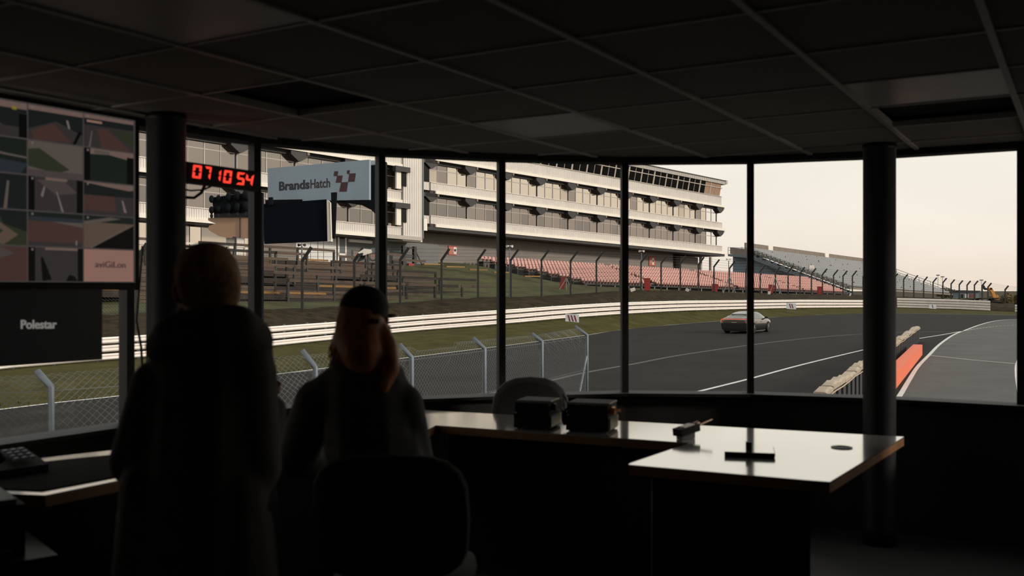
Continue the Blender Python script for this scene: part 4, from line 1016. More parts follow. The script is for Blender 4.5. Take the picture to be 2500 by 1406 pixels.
for i, (px, y0, lb) in enumerate(((2290, 672, 'thin lamp mast rising behind the lower end of the grey stand'), (2301, 676, 'second thin lamp mast behind the stand with a flat head'), (2396, 684, 'thin lamp mast rising above the site cabin'))):
    d = 230; t = thing('lamp_mast', lb, 'mast', at(px, 740, d)); mb = MB(); mb.tube([at(px, 740, d), at(px, y0, d)], .05, 5); part('pole', mb, M_galv, t)
    mb = MB(); c = at(px, y0, d); mb.box(c.x - .35, c.x + .35, c.y - .2, c.y + .2, c.z - .1, c.z + .15); part('lamp_head', mb, M_galv, t)

# ------------------------------------------------------------------ the car on the track
M_body = mat('car_paint', rgb(96, 88, 82), .2, metal=1., spec=.5, coat=.8)
M_cglass = mat('car_glass', rgb(14, 15, 17), .06, spec=.5, coat=.5)
M_tyre2 = mat('tyre_rubber', rgb(18, 18, 18), .8, noise=.1)
car = thing('car', 'dark metallic fastback car with a full-width red rear light bar driving away on the track', 'car', (15.95, 65.3, G + .004), R_(57.4))
ST = [  # x, clearance, half width, shoulder z, roof half width, roof z
    (-2.50, .42, .78, .84, .58, .90), (-2.42, .32, .90, .92, .64, .97), (-2.2, .26, .95, .985, .66, 1.06), (-1.8, .12, .975, 1.0, .65, 1.17), (-1.3, .12, .985, .98, .63, 1.30), (-.7, .12, .985, .95, .61, 1.385), (-.1, .12, .98, .93, .60, 1.42),
    (.5, .12, .975, .92, .60, 1.395), (1.0, .12, .97, .905, .62, 1.25), (1.5, .12, .97, .88, .66, 1.02), (1.9, .19, .96, .84, .68, .91), (2.25, .2, .92, .77, .64, .82), (2.45, .24, .82, .68, .56, .73), (2.55, .3, .68, .60, .45, .64)]
def cstat(x):
    return interp(ST, x)
NX = 52; xs = [-2.5 + 5.05 * i / (NX - 1) for i in range(NX)]
def cprof(x):
    zb, hw, zs, wr, zr = cstat(x)
    right = [(0, zb), (hw - .10, zb), (hw - .03, zb + .06), (hw - .005, zb + .2), (hw, zs * .58), (hw - .012, zs * .78), (hw - .03, zs * .93), (hw - .06, zs), (lerp(hw - .06, wr, .5), lerp(zs, zr, .52)), (wr, lerp(zs, zr, .86)), (wr - .07, zr - .018), (wr * .5, zr - .004), (0, zr)]
    pts = [Vector((x, y, z)) for y, z in right]; return pts + [Vector((x, -y, z)) for y, z in right[-2:0:-1]]
rows = [cprof(x) for x in xs]
mb = MB(); mb.loft(rows, True); k = len(rows[0]); mb.add(rows[0], [tuple(range(k))]); mb.add(rows[-1], [tuple(range(k - 1, -1, -1))])
part('body', mb, M_body, car, local=True, smooth=True, fix=True)
def cpatch(name, x0, x1, idx, mt, lift=.012, both=True, label=None):
    sel = [x for x in xs if x0 <= x <= x1]
    for s in ((0, 1) if both else (0,)):
        mb = MB(); rr = []
        for x in sel:
            p = cprof(x); q = [p[i] for i in idx]; c = Vector((x, 0, .6))
            q = [v + (v - c).normalized() * lift for v in q]
            if s: q = [Vector((v.x, -v.y, v.z)) for v in q]
            rr.append(q)
        mb.loft(rr); part(name, mb, mt, car, local=True, smooth=True, label=label)
cpatch('side_window', -1.7, 1.35, (7, 8, 9), M_cglass)
cpatch('windscreen', .75, 1.5, (10, 11, 12, 13, 14), M_cglass, both=False)
cpatch('rear_window', -1.95, -.75, (10, 11, 12, 13, 14), M_cglass, both=False)
cpatch('roof_glass', -.6, .55, (10, 11, 12, 13, 14), M_cglass, .01, False)
cpatch('sill_trim', -1.1, 1.1, (1, 2), mat('sill_grey', rgb(178, 172, 164), .4), .02)
mb = MB(); mb.prism([(-2.53, -.86, .28), (-2.53, .86, .28), (-2.53, .9, .62), (-2.53, .8, .70), (-2.53, -.8, .70), (-2.53, -.9, .62)], (.18, 0, 0)); part('rear_bumper', mb, M_blackg, car, local=True, fix=True)
mb = MB(); mb.prism([(-2.5, -.75, .17), (-2.5, .75, .17), (-2.54, .8, .34), (-2.54, -.8, .34)], (.3, 0, 0)); part('diffuser', mb, M_black, car, local=True, fix=True)
M_tail = emit('tail_light', (1.0, .10, .05, 1), 1.15)
lp = [(-2.46, .93, .70), (-2.47, .91, .93), (-2.485, .78, .955), (-2.50, 0, .965), (-2.485, -.78, .955), (-2.47, -.91, .93), (-2.46, -.93, .70)]
mb = MB(); mb.tube([(x - .035, y, z) for x, y, z in lp], .017, 6); part('light_bar', mb, M_tail, car, local=True, label='glowing red light bar')
mb = MB(); mb.obox((-2.56, 0, .74), (.02, .34, .025)); part('rear_lettering', mb, M_mull, car, local=True)
mb = MB(); mb.tube([(-1.62, -.5, 1.235), (-1.62, .5, 1.235)], .02, 5); part('roof_spoiler', mb, M_black, car, local=True)
for sx in (-1.48, 1.52):
    for sy in (-1, 1):
        Mw = Matrix(((1, 0, 0), (0, 0, sy), (0, 1, 0))).to_3x3()
        mb = MB(); mb.lathe([(.24, -.2), (.345, -.2), (.36, -.16), (.36, .05), (.345, .085), (.25, .085)], (sx, sy * .91, .36), 28, Mw); wv = part('wheel', mb, M_tyre2, car, local=True, fix=True)
        mb = MB(); mb.lathe([(.25, -.1), (.25, .06), (.22, .07), (.2, .02)], (sx, sy * .91, .36), 24, Mw)
        for k in range(5):
            a = k * 2 * math.pi / 5; mb.tube([(sx, sy * .97, .36), (sx + .22 * math.cos(a), sy * .975, .36 + .22 * math.sin(a))], [.035, .028], 5)
        mb.lathe([(.05, .05), (.05, .08)], (sx, sy * .91, .36), 10, Mw); part('rim', mb, mat('rim_silver', rgb(150, 148, 145), .3, metal=.8), wv, local=True)
for sy in (-1, 1):
    mb = MB(); mb.obox((.95, sy * 1.03, .99), (.12, .2, .13)); mb.obox((.98, sy * .93, .95), (.07, .14, .05)); part('mirror', mb, M_black, car, local=True)
    for x in (-.75, .3):
        mb = MB(); mb.obox((x - .3, sy * .985, .74), (.2, .03, .03)); part('door_handle', mb, M_black, car, local=True)

# ------------------------------------------------------------------ interior: counter and what stands on it
TZ = EYE - .71
def dk(px, py):
    d = .71 * F / (py - 703); return ((px - 1250) / F * d, d)
back = [dk(2207, 1066), (-.55, 5.62), (-1.02, 5.12), (-1.48, 4.45), (-1.96, 4.03), (-2.2, 3.4)]
front = [(-1.6, 3.3), (-1.25, 3.9), (-.85, 4.32), dk(1028, 1058), dk(1064, 1038), dk(1684, 1081), dk(1537, 1131), dk(1534, 1134), dk(1985, 1173), dk(2026, 1176)]
ct = thing('control_desk', 'long pale laminate control desk with a wood edge following the curved windows', 'desk', (0, 4.6, 0))
poly = back + front
mb = MB(); mb.prism([(x, y, TZ - .006) for x, y in poly], (0, 0, .006)); part('worktop', mb, M_desk, ct, fix=True)
cen = Vector((.3, 4.6)); mb = MB(); mb.prism([(x, y, TZ - .042) for x, y in poly], (0, 0, .0355)); part('wood_edge', mb, M_edge, ct, fix=True)
x, y = dk(2055, 1093); mb = MB(); mb.lathe([(.046, 0), (.046, .004), (.034, .005), (.032, .001)], (x, y, TZ), 20); part('cable_grommet', mb, M_black, ct)
mb = MB(); mb.box(.56, 1.19, 3.84, 3.87, 0, TZ - .042); part('end_panel', mb, M_vent, ct)
for a, b in ((dk(1064, 1040), dk(1684, 1083)), ((-1.25, 3.98), (-.85, 4.4))):
    a, b = Vector((*a, 0)), Vector((*b, 0)); o = Vector((.05, .25, 0)); mb = MB()
    mb.prism([a + o, b + o, b + o + Vector((0, .02, 0)), a + o + Vector((0, .02, 0))], (0, 0, TZ - .05)); part('modesty_panel', mb, M_wall, ct, fix=True)
M_case = mat('radio_case', rgb(22, 21, 20), .75, spec=.2, noise=.1); M_fin = mat('radio_fin', rgb(96, 78, 56), .4, metal=.6)
def radio(px0, px1, ybase, label, plug):
    x0, d = dk(px0, ybase); x1, _ = dk(px1 - 33, ybase); wd = x1 - x0; c = Vector(((x0 + x1) / 2, d + .1, TZ + .001)); yaw = R_(-19)
    t = thing('base_radio', label, 'radio', c, yaw, 'base radios on the desk')
    mb = MB(); mb.box(-wd / 2, wd / 2, -.1, .1, .006, .078); part('heat_sink_base', mb, M_case, t, local=True)
    mb = MB(); mb.prism([(-wd / 2 + .004, -.095, .082), (-wd / 2 + .004, -.095, .132), (-wd / 2 + .004, -.075, .142), (-wd / 2 + .004, .095, .142), (-wd / 2 + .004, .095, .082)], (wd - .008, 0, 0)); part('transceiver', mb, M_case, t, local=True, fix=True)
    for k in range(7):
        mb = MB(); z = .016 + k * .0078; mb.box(wd / 2, wd / 2 + .008, -.09, .09, z, z + .004); part('cooling_fin', mb, M_fin, t, local=True)
    mb = MB(); mb.box(wd / 2 - .002, wd / 2 + .003, -.08, .08, .134, .142); part('top_trim', mb, M_fin, t, local=True)
    mb = MB(); mb.tube([(wd / 2 - .02, -.04, .11), (wd / 2 + .02, -.04, .11)], .018, 12); part('tuning_knob', mb, M_fin, t, local=True)
    if plug:
        mb = MB(); mb.tube([(wd / 2 + .0, -.06, .105), (wd / 2 + .025, -.06, .105)], .02, 12); mb.tube([(wd / 2 + .025, -.06, .108), (wd / 2 + .05, -.05, .108)], .006, 8); part('plug', mb, mat('brass_plug', rgb(210, 160, 84), .3, metal=.8), t, local=True)
    for sx in (-1, 1):
        for sy in (-1, 1):
            mb = MB(); mb.lathe([(.012, 0), (.012, .008)], (sx * wd * .4, sy * .08, 0), 10); part('foot', mb, M_black, t, local=True)
    return t, c, wd
r1 = radio(1268, 1392, 1049, 'dark two-piece base radio nearer the round-topped chair', False)
r2 = radio(1396, 1536, 1056, 'dark two-piece base radio with a brass plug on its side', True)
mb = MB(); p0 = r1[1] + Vector((r1[2] / 2 + .028, -.09, .09)); p3 = r2[1] + Vector((-r2[2] / 2 - .028, -.0, .09)); pts = []
ctl = [p0, p0 + Vector((.035, 0, .015)), (p0 + p3) / 2 + Vector((.0, 0, .088)), p3 + Vector((-.01, 0, .055)), p3]
for i in range(len(ctl) - 1):
    for k in range(26):
        t = k / 26; q = ctl[i].lerp(ctl[i + 1], t); a = (i * 26 + k) * 1.5; pts.append(q + Vector((0, math.cos(a), math.sin(a))) * .006)
mb.tube(pts, .0035, 4); mb.blob(p0 + Vector((.012, 0, -.03)), (.016, .02, .042), 6)
o = single('handset_cord', mb, M_black, 'black curly handset cord looped between the two base radios', 'cord')
# handheld radio lying tilted on its belt clip
hx, hy = dk(1676, 1071); hr = thing('handheld_radio', 'small black handheld radio with a stub aerial lying on the desk', 'radio', (hx, hy, TZ + .001), R_(38))
mb = MB(); M = Matrix.Rotation(R_(-8), 3, 'Y'); mb.obox((0, 0, .042), (.13, .056, .034), M); b_ = part('case', mb, M_case, hr, local=True)
mb = MB(); mb.obox((-.005, 0, .013), (.09, .036, .026)); part('belt_clip', mb, M_black, hr, local=True)
mb = MB(); mb.tube([(.06, .015, .055), (.10, .015, .062)], .012, 10); part('knob', mb, M_fin, hr, local=True)
mb = MB(); mb.tube([(.06, -.014, .056), (.165, -.014, .078)], [.006, .0045], 8); part('aerial', mb, M_fin, hr, local=True)
mb = MB(); mb.obox((.0, 0, .061), (.07, .04, .004), M); part('top_label', mb, M_clad, hr, local=True)
# flat black stand
x0, d0 = dk(1779, 1114); x1, d1 = dk(1905, 1119); dsx = thing('desk_stand', 'flat square black stand with a short upright in the middle of the desk corner', 'stand', ((x0 + x1) / 2, (d0 + d1) / 2 + .09, TZ + .001), R_(-13))
w2 = (x1 - x0) / 2; mb = MB(); mb.box(-w2, w2, -.09, .09, 0, .018); part('base', mb, M_case, dsx, local=True)
mb = MB(); mb.box(-w2, w2, -.09, .09, .018, .0195); part('top_sheet', mb, M_desk, dsx, local=True, label='glossy pale top sheet')
mb = MB(); mb.box(-.014, .012, -.02, -.005, .0, .052); part('upright', mb, M_black, dsx, local=True)
mb = MB(); mb.box(w2, w2 + .003, -.088, .088, .004, .018); part('edge_strip', mb, M_fin, dsx, local=True)
mb = MB(); mb.prism([(x, y, TZ + .001) for x, y in ((-1.83, 3.98), (-1.92, 3.90), (-2.12, 3.45), (-1.64, 3.36), (-1.3, 3.9), (-.9, 4.3), (-1.02, 4.62), (-1.42, 4.28))], (0, 0, .003)); single('added_desk_mat', mb, mat('added_mat_dark', rgb(18, 18, 18), .95, spec=.05, noise=.1), 'added dark mat dulling the counter below the screens', 'mat', fix=True)  # mat added to cut the bright reflection on the counter arm
# telephone on the far counter arm
tp = thing('telephone', 'dark desk telephone with its handset on the counter under the screens', 'telephone', (-1.93, 3.70, TZ + .006), R_(52))
mb = MB(); mb.prism([(-.1, -.1, 0), (-.1, .1, 0), (-.1, .1, .07), (-.1, -.1, .025)], (.2, 0, 0)); part('base', mb, M_case, tp, local=True, fix=True)
mb = MB(); mb.tube([(-.07, -.08, .06), (-.07, -.05, .085), (-.07, .05, .10), (-.07, .085, .09)], [.02, .014, .014, .02], 8); part('handset', mb, M_case, tp, local=True, smooth=True)
mb = MB()
for i in range(3):
    for j in range(4): mb.obox((.0 + i * .03, -.05 + j * .03, .052 + j * .0068), (.018, .018, .01))
part('keypad', mb, M_galv, tp, local=True)
pr = thing('printer', 'low grey printer on a dark cabinet in the near dark corner', 'printer', (-1.78, 2.95, .66), R_(40))
mb = MB(); mb.box(-.22, .22, -.19, .19, .0, .16); part('case', mb, M_case, pr, local=True); mb = MB(); mb.box(-.2, .2, -.17, .17, .16, .175); part('lid', mb, M_galv, pr, local=True)
mb = MB(); mb.box(-.17, .17, -.27, -.19, .03, .04); part('paper_tray', mb, M_case, pr, local=True)
cbn = thing('cabinet', 'dark low cabinet standing under the printer', 'cabinet', (-1.78, 2.95, 0), R_(40))
mb = MB(); mb.box(-.3, .3, -.24, .24, .0, .66); part('case', mb, M_black, cbn, local=True)
for s in (-1, 1):
    mb = MB(); mb.box(s * .15 - .14, s * .15 + .14, -.255, -.24, .03, .63); dd = part('door', mb, M_wood2, cbn, local=True); mb = MB(); mb.box(s * .03 - .008, s * .03 + .008, -.275, -.255, .3, .42); part('handle', mb, M_galv, dd, local=True)

# ------------------------------------------------------------------ screens
SX = Vector((.547, .837, 0)).normalized(); SNm = Vector((SX.y, -SX.x, 0)); UPZ = Vector((0, 0, 1))
def panel_frame(right_xy, z0, z1, width):
    r = Vector((*right_xy, 0)); O = r - SX * width; return O + UPZ * z0, SX, UPZ * (z1 - z0)
stand = thing('display_stand', 'dark floor pole carrying the camera screen and the black monitor', 'stand', (-2.17, 3.86, 0))
mb = MB(); mb.lathe([(.1, 0), (.1, .02), (.03, .03), (.03, 2.2), (.02, 2.21)], (-2.17, 3.86, 0), 20); part('pole', mb, M_frame, stand)
tv = thing('camera_screen', 'large screen in a thin dark frame showing a grid of track camera pictures', 'screen', (-2.05, 3.9, EYE + .02))
TWd, Z0, Z1 = 1.274, EYE + .0206, EYE + .768
O, ex1, ey1 = panel_frame((-1.72, 4.40), Z0, Z1, TWd)
def slab(O, ex, wd, ey, t0, t1): return [O - SNm * t0 , O + ex * wd - SNm * t0, O + ex * wd + ey - SNm * t0, O + ey - SNm * t0], SNm * (t0 - t1)
q, v = slab(O, ex1, TWd, ey1, .05, -.002); mb = MB(); mb.prism(q, v); part('housing', mb, M_frame, tv, fix=True)
for a, b, c, d_ in ((-.012, TWd + .012, -.03, .004), (-.012, TWd + .012, .744, .758), (-.012, .004, -.03, .758), (TWd - .003, TWd + .01, -.03, .758)):
    mb = MB(); mb.prism([O + SX * a + UPZ * c, O + SX * b + UPZ * c, O + SX * b + UPZ * d_, O + SX * a + UPZ * d_], SNm * .012); part('bezel', mb, M_frame, tv, fix=True)
mb = MB(); c = O + SX * (TWd / 2) + UPZ * .37; mb.prism([c - SX * .12 - UPZ * .1 - SNm * .05, c + SX * .12 - UPZ * .1 - SNm * .05, c + SX * .12 + UPZ * .1 - SNm * .05, c - SX * .12 + UPZ * .1 - SNm * .05], SNm * -.05); part('mount_plate', mb, M_frame, tv, fix=True)
PAL = dict(sky=(98, 80, 74), haze=(76, 69, 64), tree=(24, 26, 26), asp=(46, 42, 42), asp2=(64, 57, 55), red=(62, 44, 41), grass=(40, 44, 32), white=(98, 92, 88), dark=(9, 9, 9), tan=(128, 96, 86), dg=(24, 29, 25), blue=(38, 42, 47), gt=(80, 66, 55), yel=(110, 100, 36), line=(78, 72, 68))
def pm(k): return emit('picture_' + k, rgb(*PAL[k]), 1.0)
B_ = lambda c, x0, y0, x1, y1: (c, [(x0, y0), (x1, y0), (x1, y1), (x0, y1)])
PIC = {
 (2, 0): [B_('asp', 0, 0, 1, 1), B_('tree', 0, .3, 1, .85), B_('sky', 0, .82, 1, 1), ('blue', [(0, 0), (.25, 0), (.0, .5)]), ('line', [(.3, 0), (.36, 0), (0, .55), (0, .48)]), ('asp', [(.5, .1), (.8, .1), (.2, .7), (.1, .6)]), B_('dark', .86, 0, 1, .68), B_('yel', .74, .78, .82, .88)],
 (3, 0): [B_('tree', 0, 0, 1, 1), B_('sky', 0, .86, 1, 1), ('asp', [(0, .3), (.5, .62), (1, .3), (1, 0), (0, 0)]), ('red', [(.05, .25), (.45, .55), (.78, .05), (.1, 0)]), ('white', [(.68, .7), (.72, .7), (.76, .45), (.72, .45)]), ('dark', [(.8, 0), (.86, 0), (.98, .4), (.92, .42)])],
 (4, 0): [B_('asp', 0, 0, 1, 1), B_('tree', 0, .68, 1, .9), B_('sky', 0, .88, 1, 1), B_('tan', .05, .76, .35, .83), ('red', [(.35, 0), (.95, 0), (.45, .6), (.25, .6)]), ('grass', [(.5, .62), (1, .62), (1, .15), (.8, .3)]), ('line', [(.08, 0), (.12, 0), (.16, .5), (.14, .5)])],
 (2, 1): [B_('dg', 0, 0, 1, 1), ('asp', [(0, 0), (.8, 0), (.1, .8), (0, .8)]), ('line', [(.1, .85), (.2, .6), (.6, .5), (1, .45), (1, .5), (.6, .56), (.28, .66), (.18, .85)]), ('blue', [(.1, .0), (.9, .0), (1, .3), (.3, .4)])],
 (3, 1): [B_('haze', 0, 0, 1, 1), ('grass', [(0, .75), (.2, .8), (.75, .25), (.5, .1), (0, .25)]), B_('asp2', 0, 0, 1, .16), ('line', [(.3, .95), (.36, .95), (1, .16), (.94, .16)])],
 (4, 1): [B_('dg', 0, 0, 1, 1), ('sky', [(0, .82), (.5, .86), (1, .74), (1, 1), (0, 1)]), B_('dark', 0, 0, .12, 1), B_('dark', .86, 0, 1, .85), B_('haze', .2, .86, .5, .96)],
 (2, 2): [B_('tree', 0, 0, 1, 1), ('grass', [(0, .2), (.45, .3), (.55, .8), (.2, .9), (0, .7)]), B_('sky', 0, .9, .5, 1), ('line', [(.6, 0), (.66, 0), (.7, .8), (.66, .8)])],
 (3, 2): [B_('asp', 0, 0, 1, 1), ('asp2', [(.15, .9), (.6, 1), (.9, .6), (.5, .5)]), ('white', [(.22, .45), (.26, .4), (.3, .7), (.28, .75)]), ('white', [(.6, 0), (.64, 0), (.52, .6), (.5, .6)]), B_('dark', 0, 0, .11, 1), B_('dark', .88, 0, 1, 1), B_('sky', .3, .92, .7, 1)],
 (4, 2): [B_('red', 0, 0, 1, 1), B_('tree', 0, .6, 1, 1), ('sky', [(0, .98), (.4, .9), (.9, .82), (1, .85), (1, 1), (0, 1)]), ('asp', [(.65, 0), (1, 0), (1, .6), (.6, .6)]), ('white', [(.8, .12), (.86, .1), (.78, .5), (.75, .5)]), B_('asp', 0, 0, 1, .12)],
 (2, 3): [B_('grass', 0, 0, 1, 1), ('blue', [(0, .2), (.5, .3), (.6, .6), (.3, .9), (0, 1)]), ('tree', [(.6, .6), (1, .4), (1, 1), (.5, 1)]), ('gt', [(.1, .95), (.3, .9), (.85, .3), (.6, 0), (.4, .1), (.6, .4)])],
 (3, 3): [B_('red', 0, 0, 1, 1), B_('asp', 0, .0, 1, .12), B_('blue', 0, .74, 1, .86), B_('dg', 0, .86, 1, 1), ('haze', [(0, .74), (.4, .74), (1, .6), (1, .74)]), B_('white', .86, .06, .89, .2)],
 (4, 3): [B_('gt', 0, 0, 1, 1), B_('dg', 0, .8, 1, 1), ('haze', [(0, .7), (.6, .9), (.75, .95), (.5, .98), (0, .82)]), ('dark', [(.15, 0), (1, .75), (1, 0)]), ('line', [(.1, .0), (.16, 0), (.9, .72), (.86, .74)])],
 (2, 4): [B_('red', 0, 0, 1, 1), ('asp2', [(0, .6), (.5, .62), (.8, .8), (.6, .96), (0, 1)]), ('blue', [(0, .7), (.3, .68), (.4, .85), (0, .95)])],
 (3, 4): [B_('asp', 0, 0, 1, 1), B_('sky', .3, .93, .9, 1), ('dark', [(.22, .7), (.26, .72), (.42, .05), (.25, 0)]), ('dark', [(.68, 0), (.74, .2), (.84, .16), (.9, 0)]), B_('dark', 0, 0, .12, 1), B_('dark', .9, 0, 1, 1)],
 (4, 4): [B_('tan', 0, 0, 1, 1)]}
mb = MB(); mb.prism([O + SX * .006 + SNm * .0015, O + SX * (TWd - .004) + SNm * .0015, O + SX * (TWd - .004) + ey1 + SNm * .0015, O + SX * .006 + ey1 + SNm * .0015], SNm * .0005); part('display', mb, emit('grid_grey', rgb(70, 66, 64), 1.), tv, fix=True)
tw_, th_ = TWd / 5.08, (Z1 - Z0 - .012) / 5
for c in range(5):
    for r in range(5):
        pic = PIC.get((c, r)) or PIC[(3, (r + c) % 4)]
        Ot = O + SX * (c * tw_ + .012) + UPZ * ((4 - r) * th_ + .008); mb = MB(); names = []
        for li, (k, pg) in enumerate(pic):
            if k not in names: names.append(k)
            mb.cur = names.index(k)
            pts = [Ot + SX * (x * (tw_ - .006)) + UPZ * (y * (th_ - .006)) + SNm * (.0025 + .0004 * li) for x, y in pg]
            mb.add(pts, [tuple(range(len(pts)))])
        me = mb.mesh('camera_picture', WORLD[tv.name]); _mats(me, [pm(k) for k in names]); tl = obj('camera_picture', me, tv)
        if (c, r) == (4, 4):
            tme, x0, x1, y0, y1 = text_mesh('aviGiLon', 1, .004); fit_text(tme, (x0, x1, y0, y1), Ot + SX * tw_ * .21 + UPZ * th_ * .42 - WORLD[tv.name], SX * tw_ * .6, UPZ * th_ * .19, SNm); _mats(tme, emit('print_dark', rgb(60, 46, 48), 1.)); obj('lettering', tme, tl)
        elif c >= 2:
            mb = MB(); mb.prism([Ot + SX * .012 + UPZ * (th_ - .02) + SNm * .006, Ot + SX * .02 + UPZ * (th_ - .02) + SNm * .006, Ot + SX * .02 + UPZ * (th_ - .011) + SNm * .006, Ot + SX * .012 + UPZ * (th_ - .011) + SNm * .006], SNm * .0004); me = mb.mesh('camera_number', WORLD[tv.name]); _mats(me, pm('white')); obj('camera_number', me, tl)
mn = thing('monitor', 'black monitor with a pale wordmark below the large camera screen', 'monitor', (-1.95, 4.05, EYE - .32))
O2, _, ey2 = panel_frame((-1.805, 4.235), EYE - .315, EYE - .005, .54)
q, v = slab(O2, SX, .54, ey2, .03, -.004); mb = MB(); mb.prism(q, v); part('housing', mb, M_black, mn, fix=True)
mb = MB(); mb.prism([O2 + SX * .012 + UPZ * .014 + SNm * .0045, O2 + SX * .528 + UPZ * .014 + SNm * .0045, O2 + SX * .528 + UPZ * .3 + SNm * .0045, O2 + SX * .012 + UPZ * .3 + SNm * .0045], SNm * .001); part('display', mb, emit('display_black', rgb(9, 9, 9), 1.), mn, fix=True)
def scr(px, py):
    return plane_at(O2 + SNm * .006, SNm, px, py)
tme, x0, x1, y0, y1 = text_mesh('Polestar', 1, .014); a = scr(50, 803); fit_text(tme, (x0, x1, y0, y1), a - WORLD[mn.name], (scr(137, 802) - a), UPZ * (scr(50, 781) - a).z, SNm); _mats(tme, emit('print_pale', rgb(120, 118, 114), 1.)); obj('lettering', tme, mn)
mb = MB(); c = O2 + SX * .2 + UPZ * .17 - SNm * .03; mb.tube([c, Vector((-2.17, 3.86, c.z))], .018, 8); part('mount_arm', mb, M_frame, stand)
mb = MB(); c = O + SX * (TWd / 2) + UPZ * .37 - SNm * .1; mb.tube([c, Vector((-2.17, 3.86, c.z))], .018, 8); part('mount_arm', mb, M_frame, stand)

# red seven-segment clock
CX = Vector((.44, .90, 0)).normalized(); CXr = Vector((-1.246, 4.66, 0)); CLN = .46; CN = Vector((CX.y, -CX.x, 0))
ck = thing('wall_clock', 'black digital clock with glowing red numerals fixed at the window bar beside the black column', 'clock', CXr + UPZ * (EYE + .46))
dL, dR = 4.80, 5.10
CA_, CB_ = at(440, 392, dL), at(634, 419, dR); hC = .105
CX = (CB_ - CA_); CX.z = 0; CLN = CX.length; CX.normalize(); CN = Vector((CX.y, -CX.x, 0)); z0 = (CA_.z + CB_.z) / 2 - hC + .0
mb = MB(); b0 = Vector((CA_.x, CA_.y, 0)); slope = (CB_.z - CA_.z) / CLN
qd = [b0 + UPZ * (CA_.z - hC), b0 + CX * CLN + UPZ * (CB_.z - hC), b0 + CX * CLN + UPZ * CB_.z, b0 + UPZ * CA_.z]
mb.prism(qd, -CN * .05); part('case', mb, M_black, ck, fix=True)
CXs = (CX + UPZ * slope).normalized()
def cl(px, py): return plane_at(b0 + CN * .002, CN, px, py)
M_led = emit('red_led', (1.0, .055, .03, 1), 1.25)
SEG = {'0': 'abcdef', '7': 'abcf'[:3], '1': 'bc', '5': 'acdfg', '4': 'bcfg'}
def digit(ch, px0, px1, ytop, ybot, slant):
    O_ = cl(px0, ybot); ex = cl(px1, ybot + (px1 - px0) * .12) - O_; ey = cl(px0 + slant, ytop) - O_
    mb = MB(); t = .165; g = .03
    R = {'a': [(0 + g, 1), (1 - g, 1), (1 - t * 1.6, 1 - t), (t * 1.6, 1 - t)], 'd': [(g, 0), (1 - g, 0), (1 - t * 1.6, t), (t * 1.6, t)], 'g': [(.08, .5), (.22, .5 + t / 2), (.78, .5 + t / 2), (.92, .5), (.78, .5 - t / 2), (.22, .5 - t / 2)],
         'f': [(0, 1 - g), (t * 1.6, 1 - t - g), (t * 1.6, .58), (0, .515)], 'b': [(1, 1 - g), (1 - t * 1.6, 1 - t - g), (1 - t * 1.6, .58), (1, .515)], 'e': [(0, g), (t * 1.6, t + g), (t * 1.6, .42), (0, .485)], 'c': [(1, g), (1 - t * 1.6, t + g), (1 - t * 1.6, .42), (1, .485)]}
    for s in SEG[ch]: mb.prism([O_ + ex * x + ey * y for x, y in R[s]], CN * .003)
    part('numeral', mb, M_led, ck, fix=True)
digit('0', 469, 490, 402, 434, 3); digit('7', 496, 512, 406, 437, 5); digit('1', 522, 537, 413, 441, 3); digit('0', 544, 563, 415, 446, 4); digit('5', 576, 595, 420, 450, 4); digit('4', 597, 615, 424, 452, 5)
mb = MB(); c = qd[1].lerp(qd[2], .5); wp = Vector((W[3][0], W[3][1], c.z)); mb.tube([c - CX * .02 - CN * .04, Vector((W[3][0] * .98 - .02, W[3][1] * .985, c.z))], .012, 6); part('bracket', mb, M_frame, ck)
mb = MB(); mb.tube([at(500, 452, 4.84), at(492, 470, 4.82), at(474, 483, 4.8), at(455, 482, 4.78), at(440, 476, 4.76)], .008, 6); part('cable', mb, M_black, ck, smooth=True)
mb = MB(); mb.tube([at(515, 455, 4.86), at(495, 464, 4.84), at(465, 465, 4.8), at(440, 460, 4.78)], .005, 5); part('cable', mb, M_black, ck)
mb = MB(); mb.tube([at(348, 600, 4.55), at(338, 720, 4.56), at(333, 780, 4.57), at(345, 850, 4.58), at(349, 930, 4.6)], .006, 5); single('screen_cable', mb, M_black, 'black cable hanging beside the column from the large screen', 'cable')

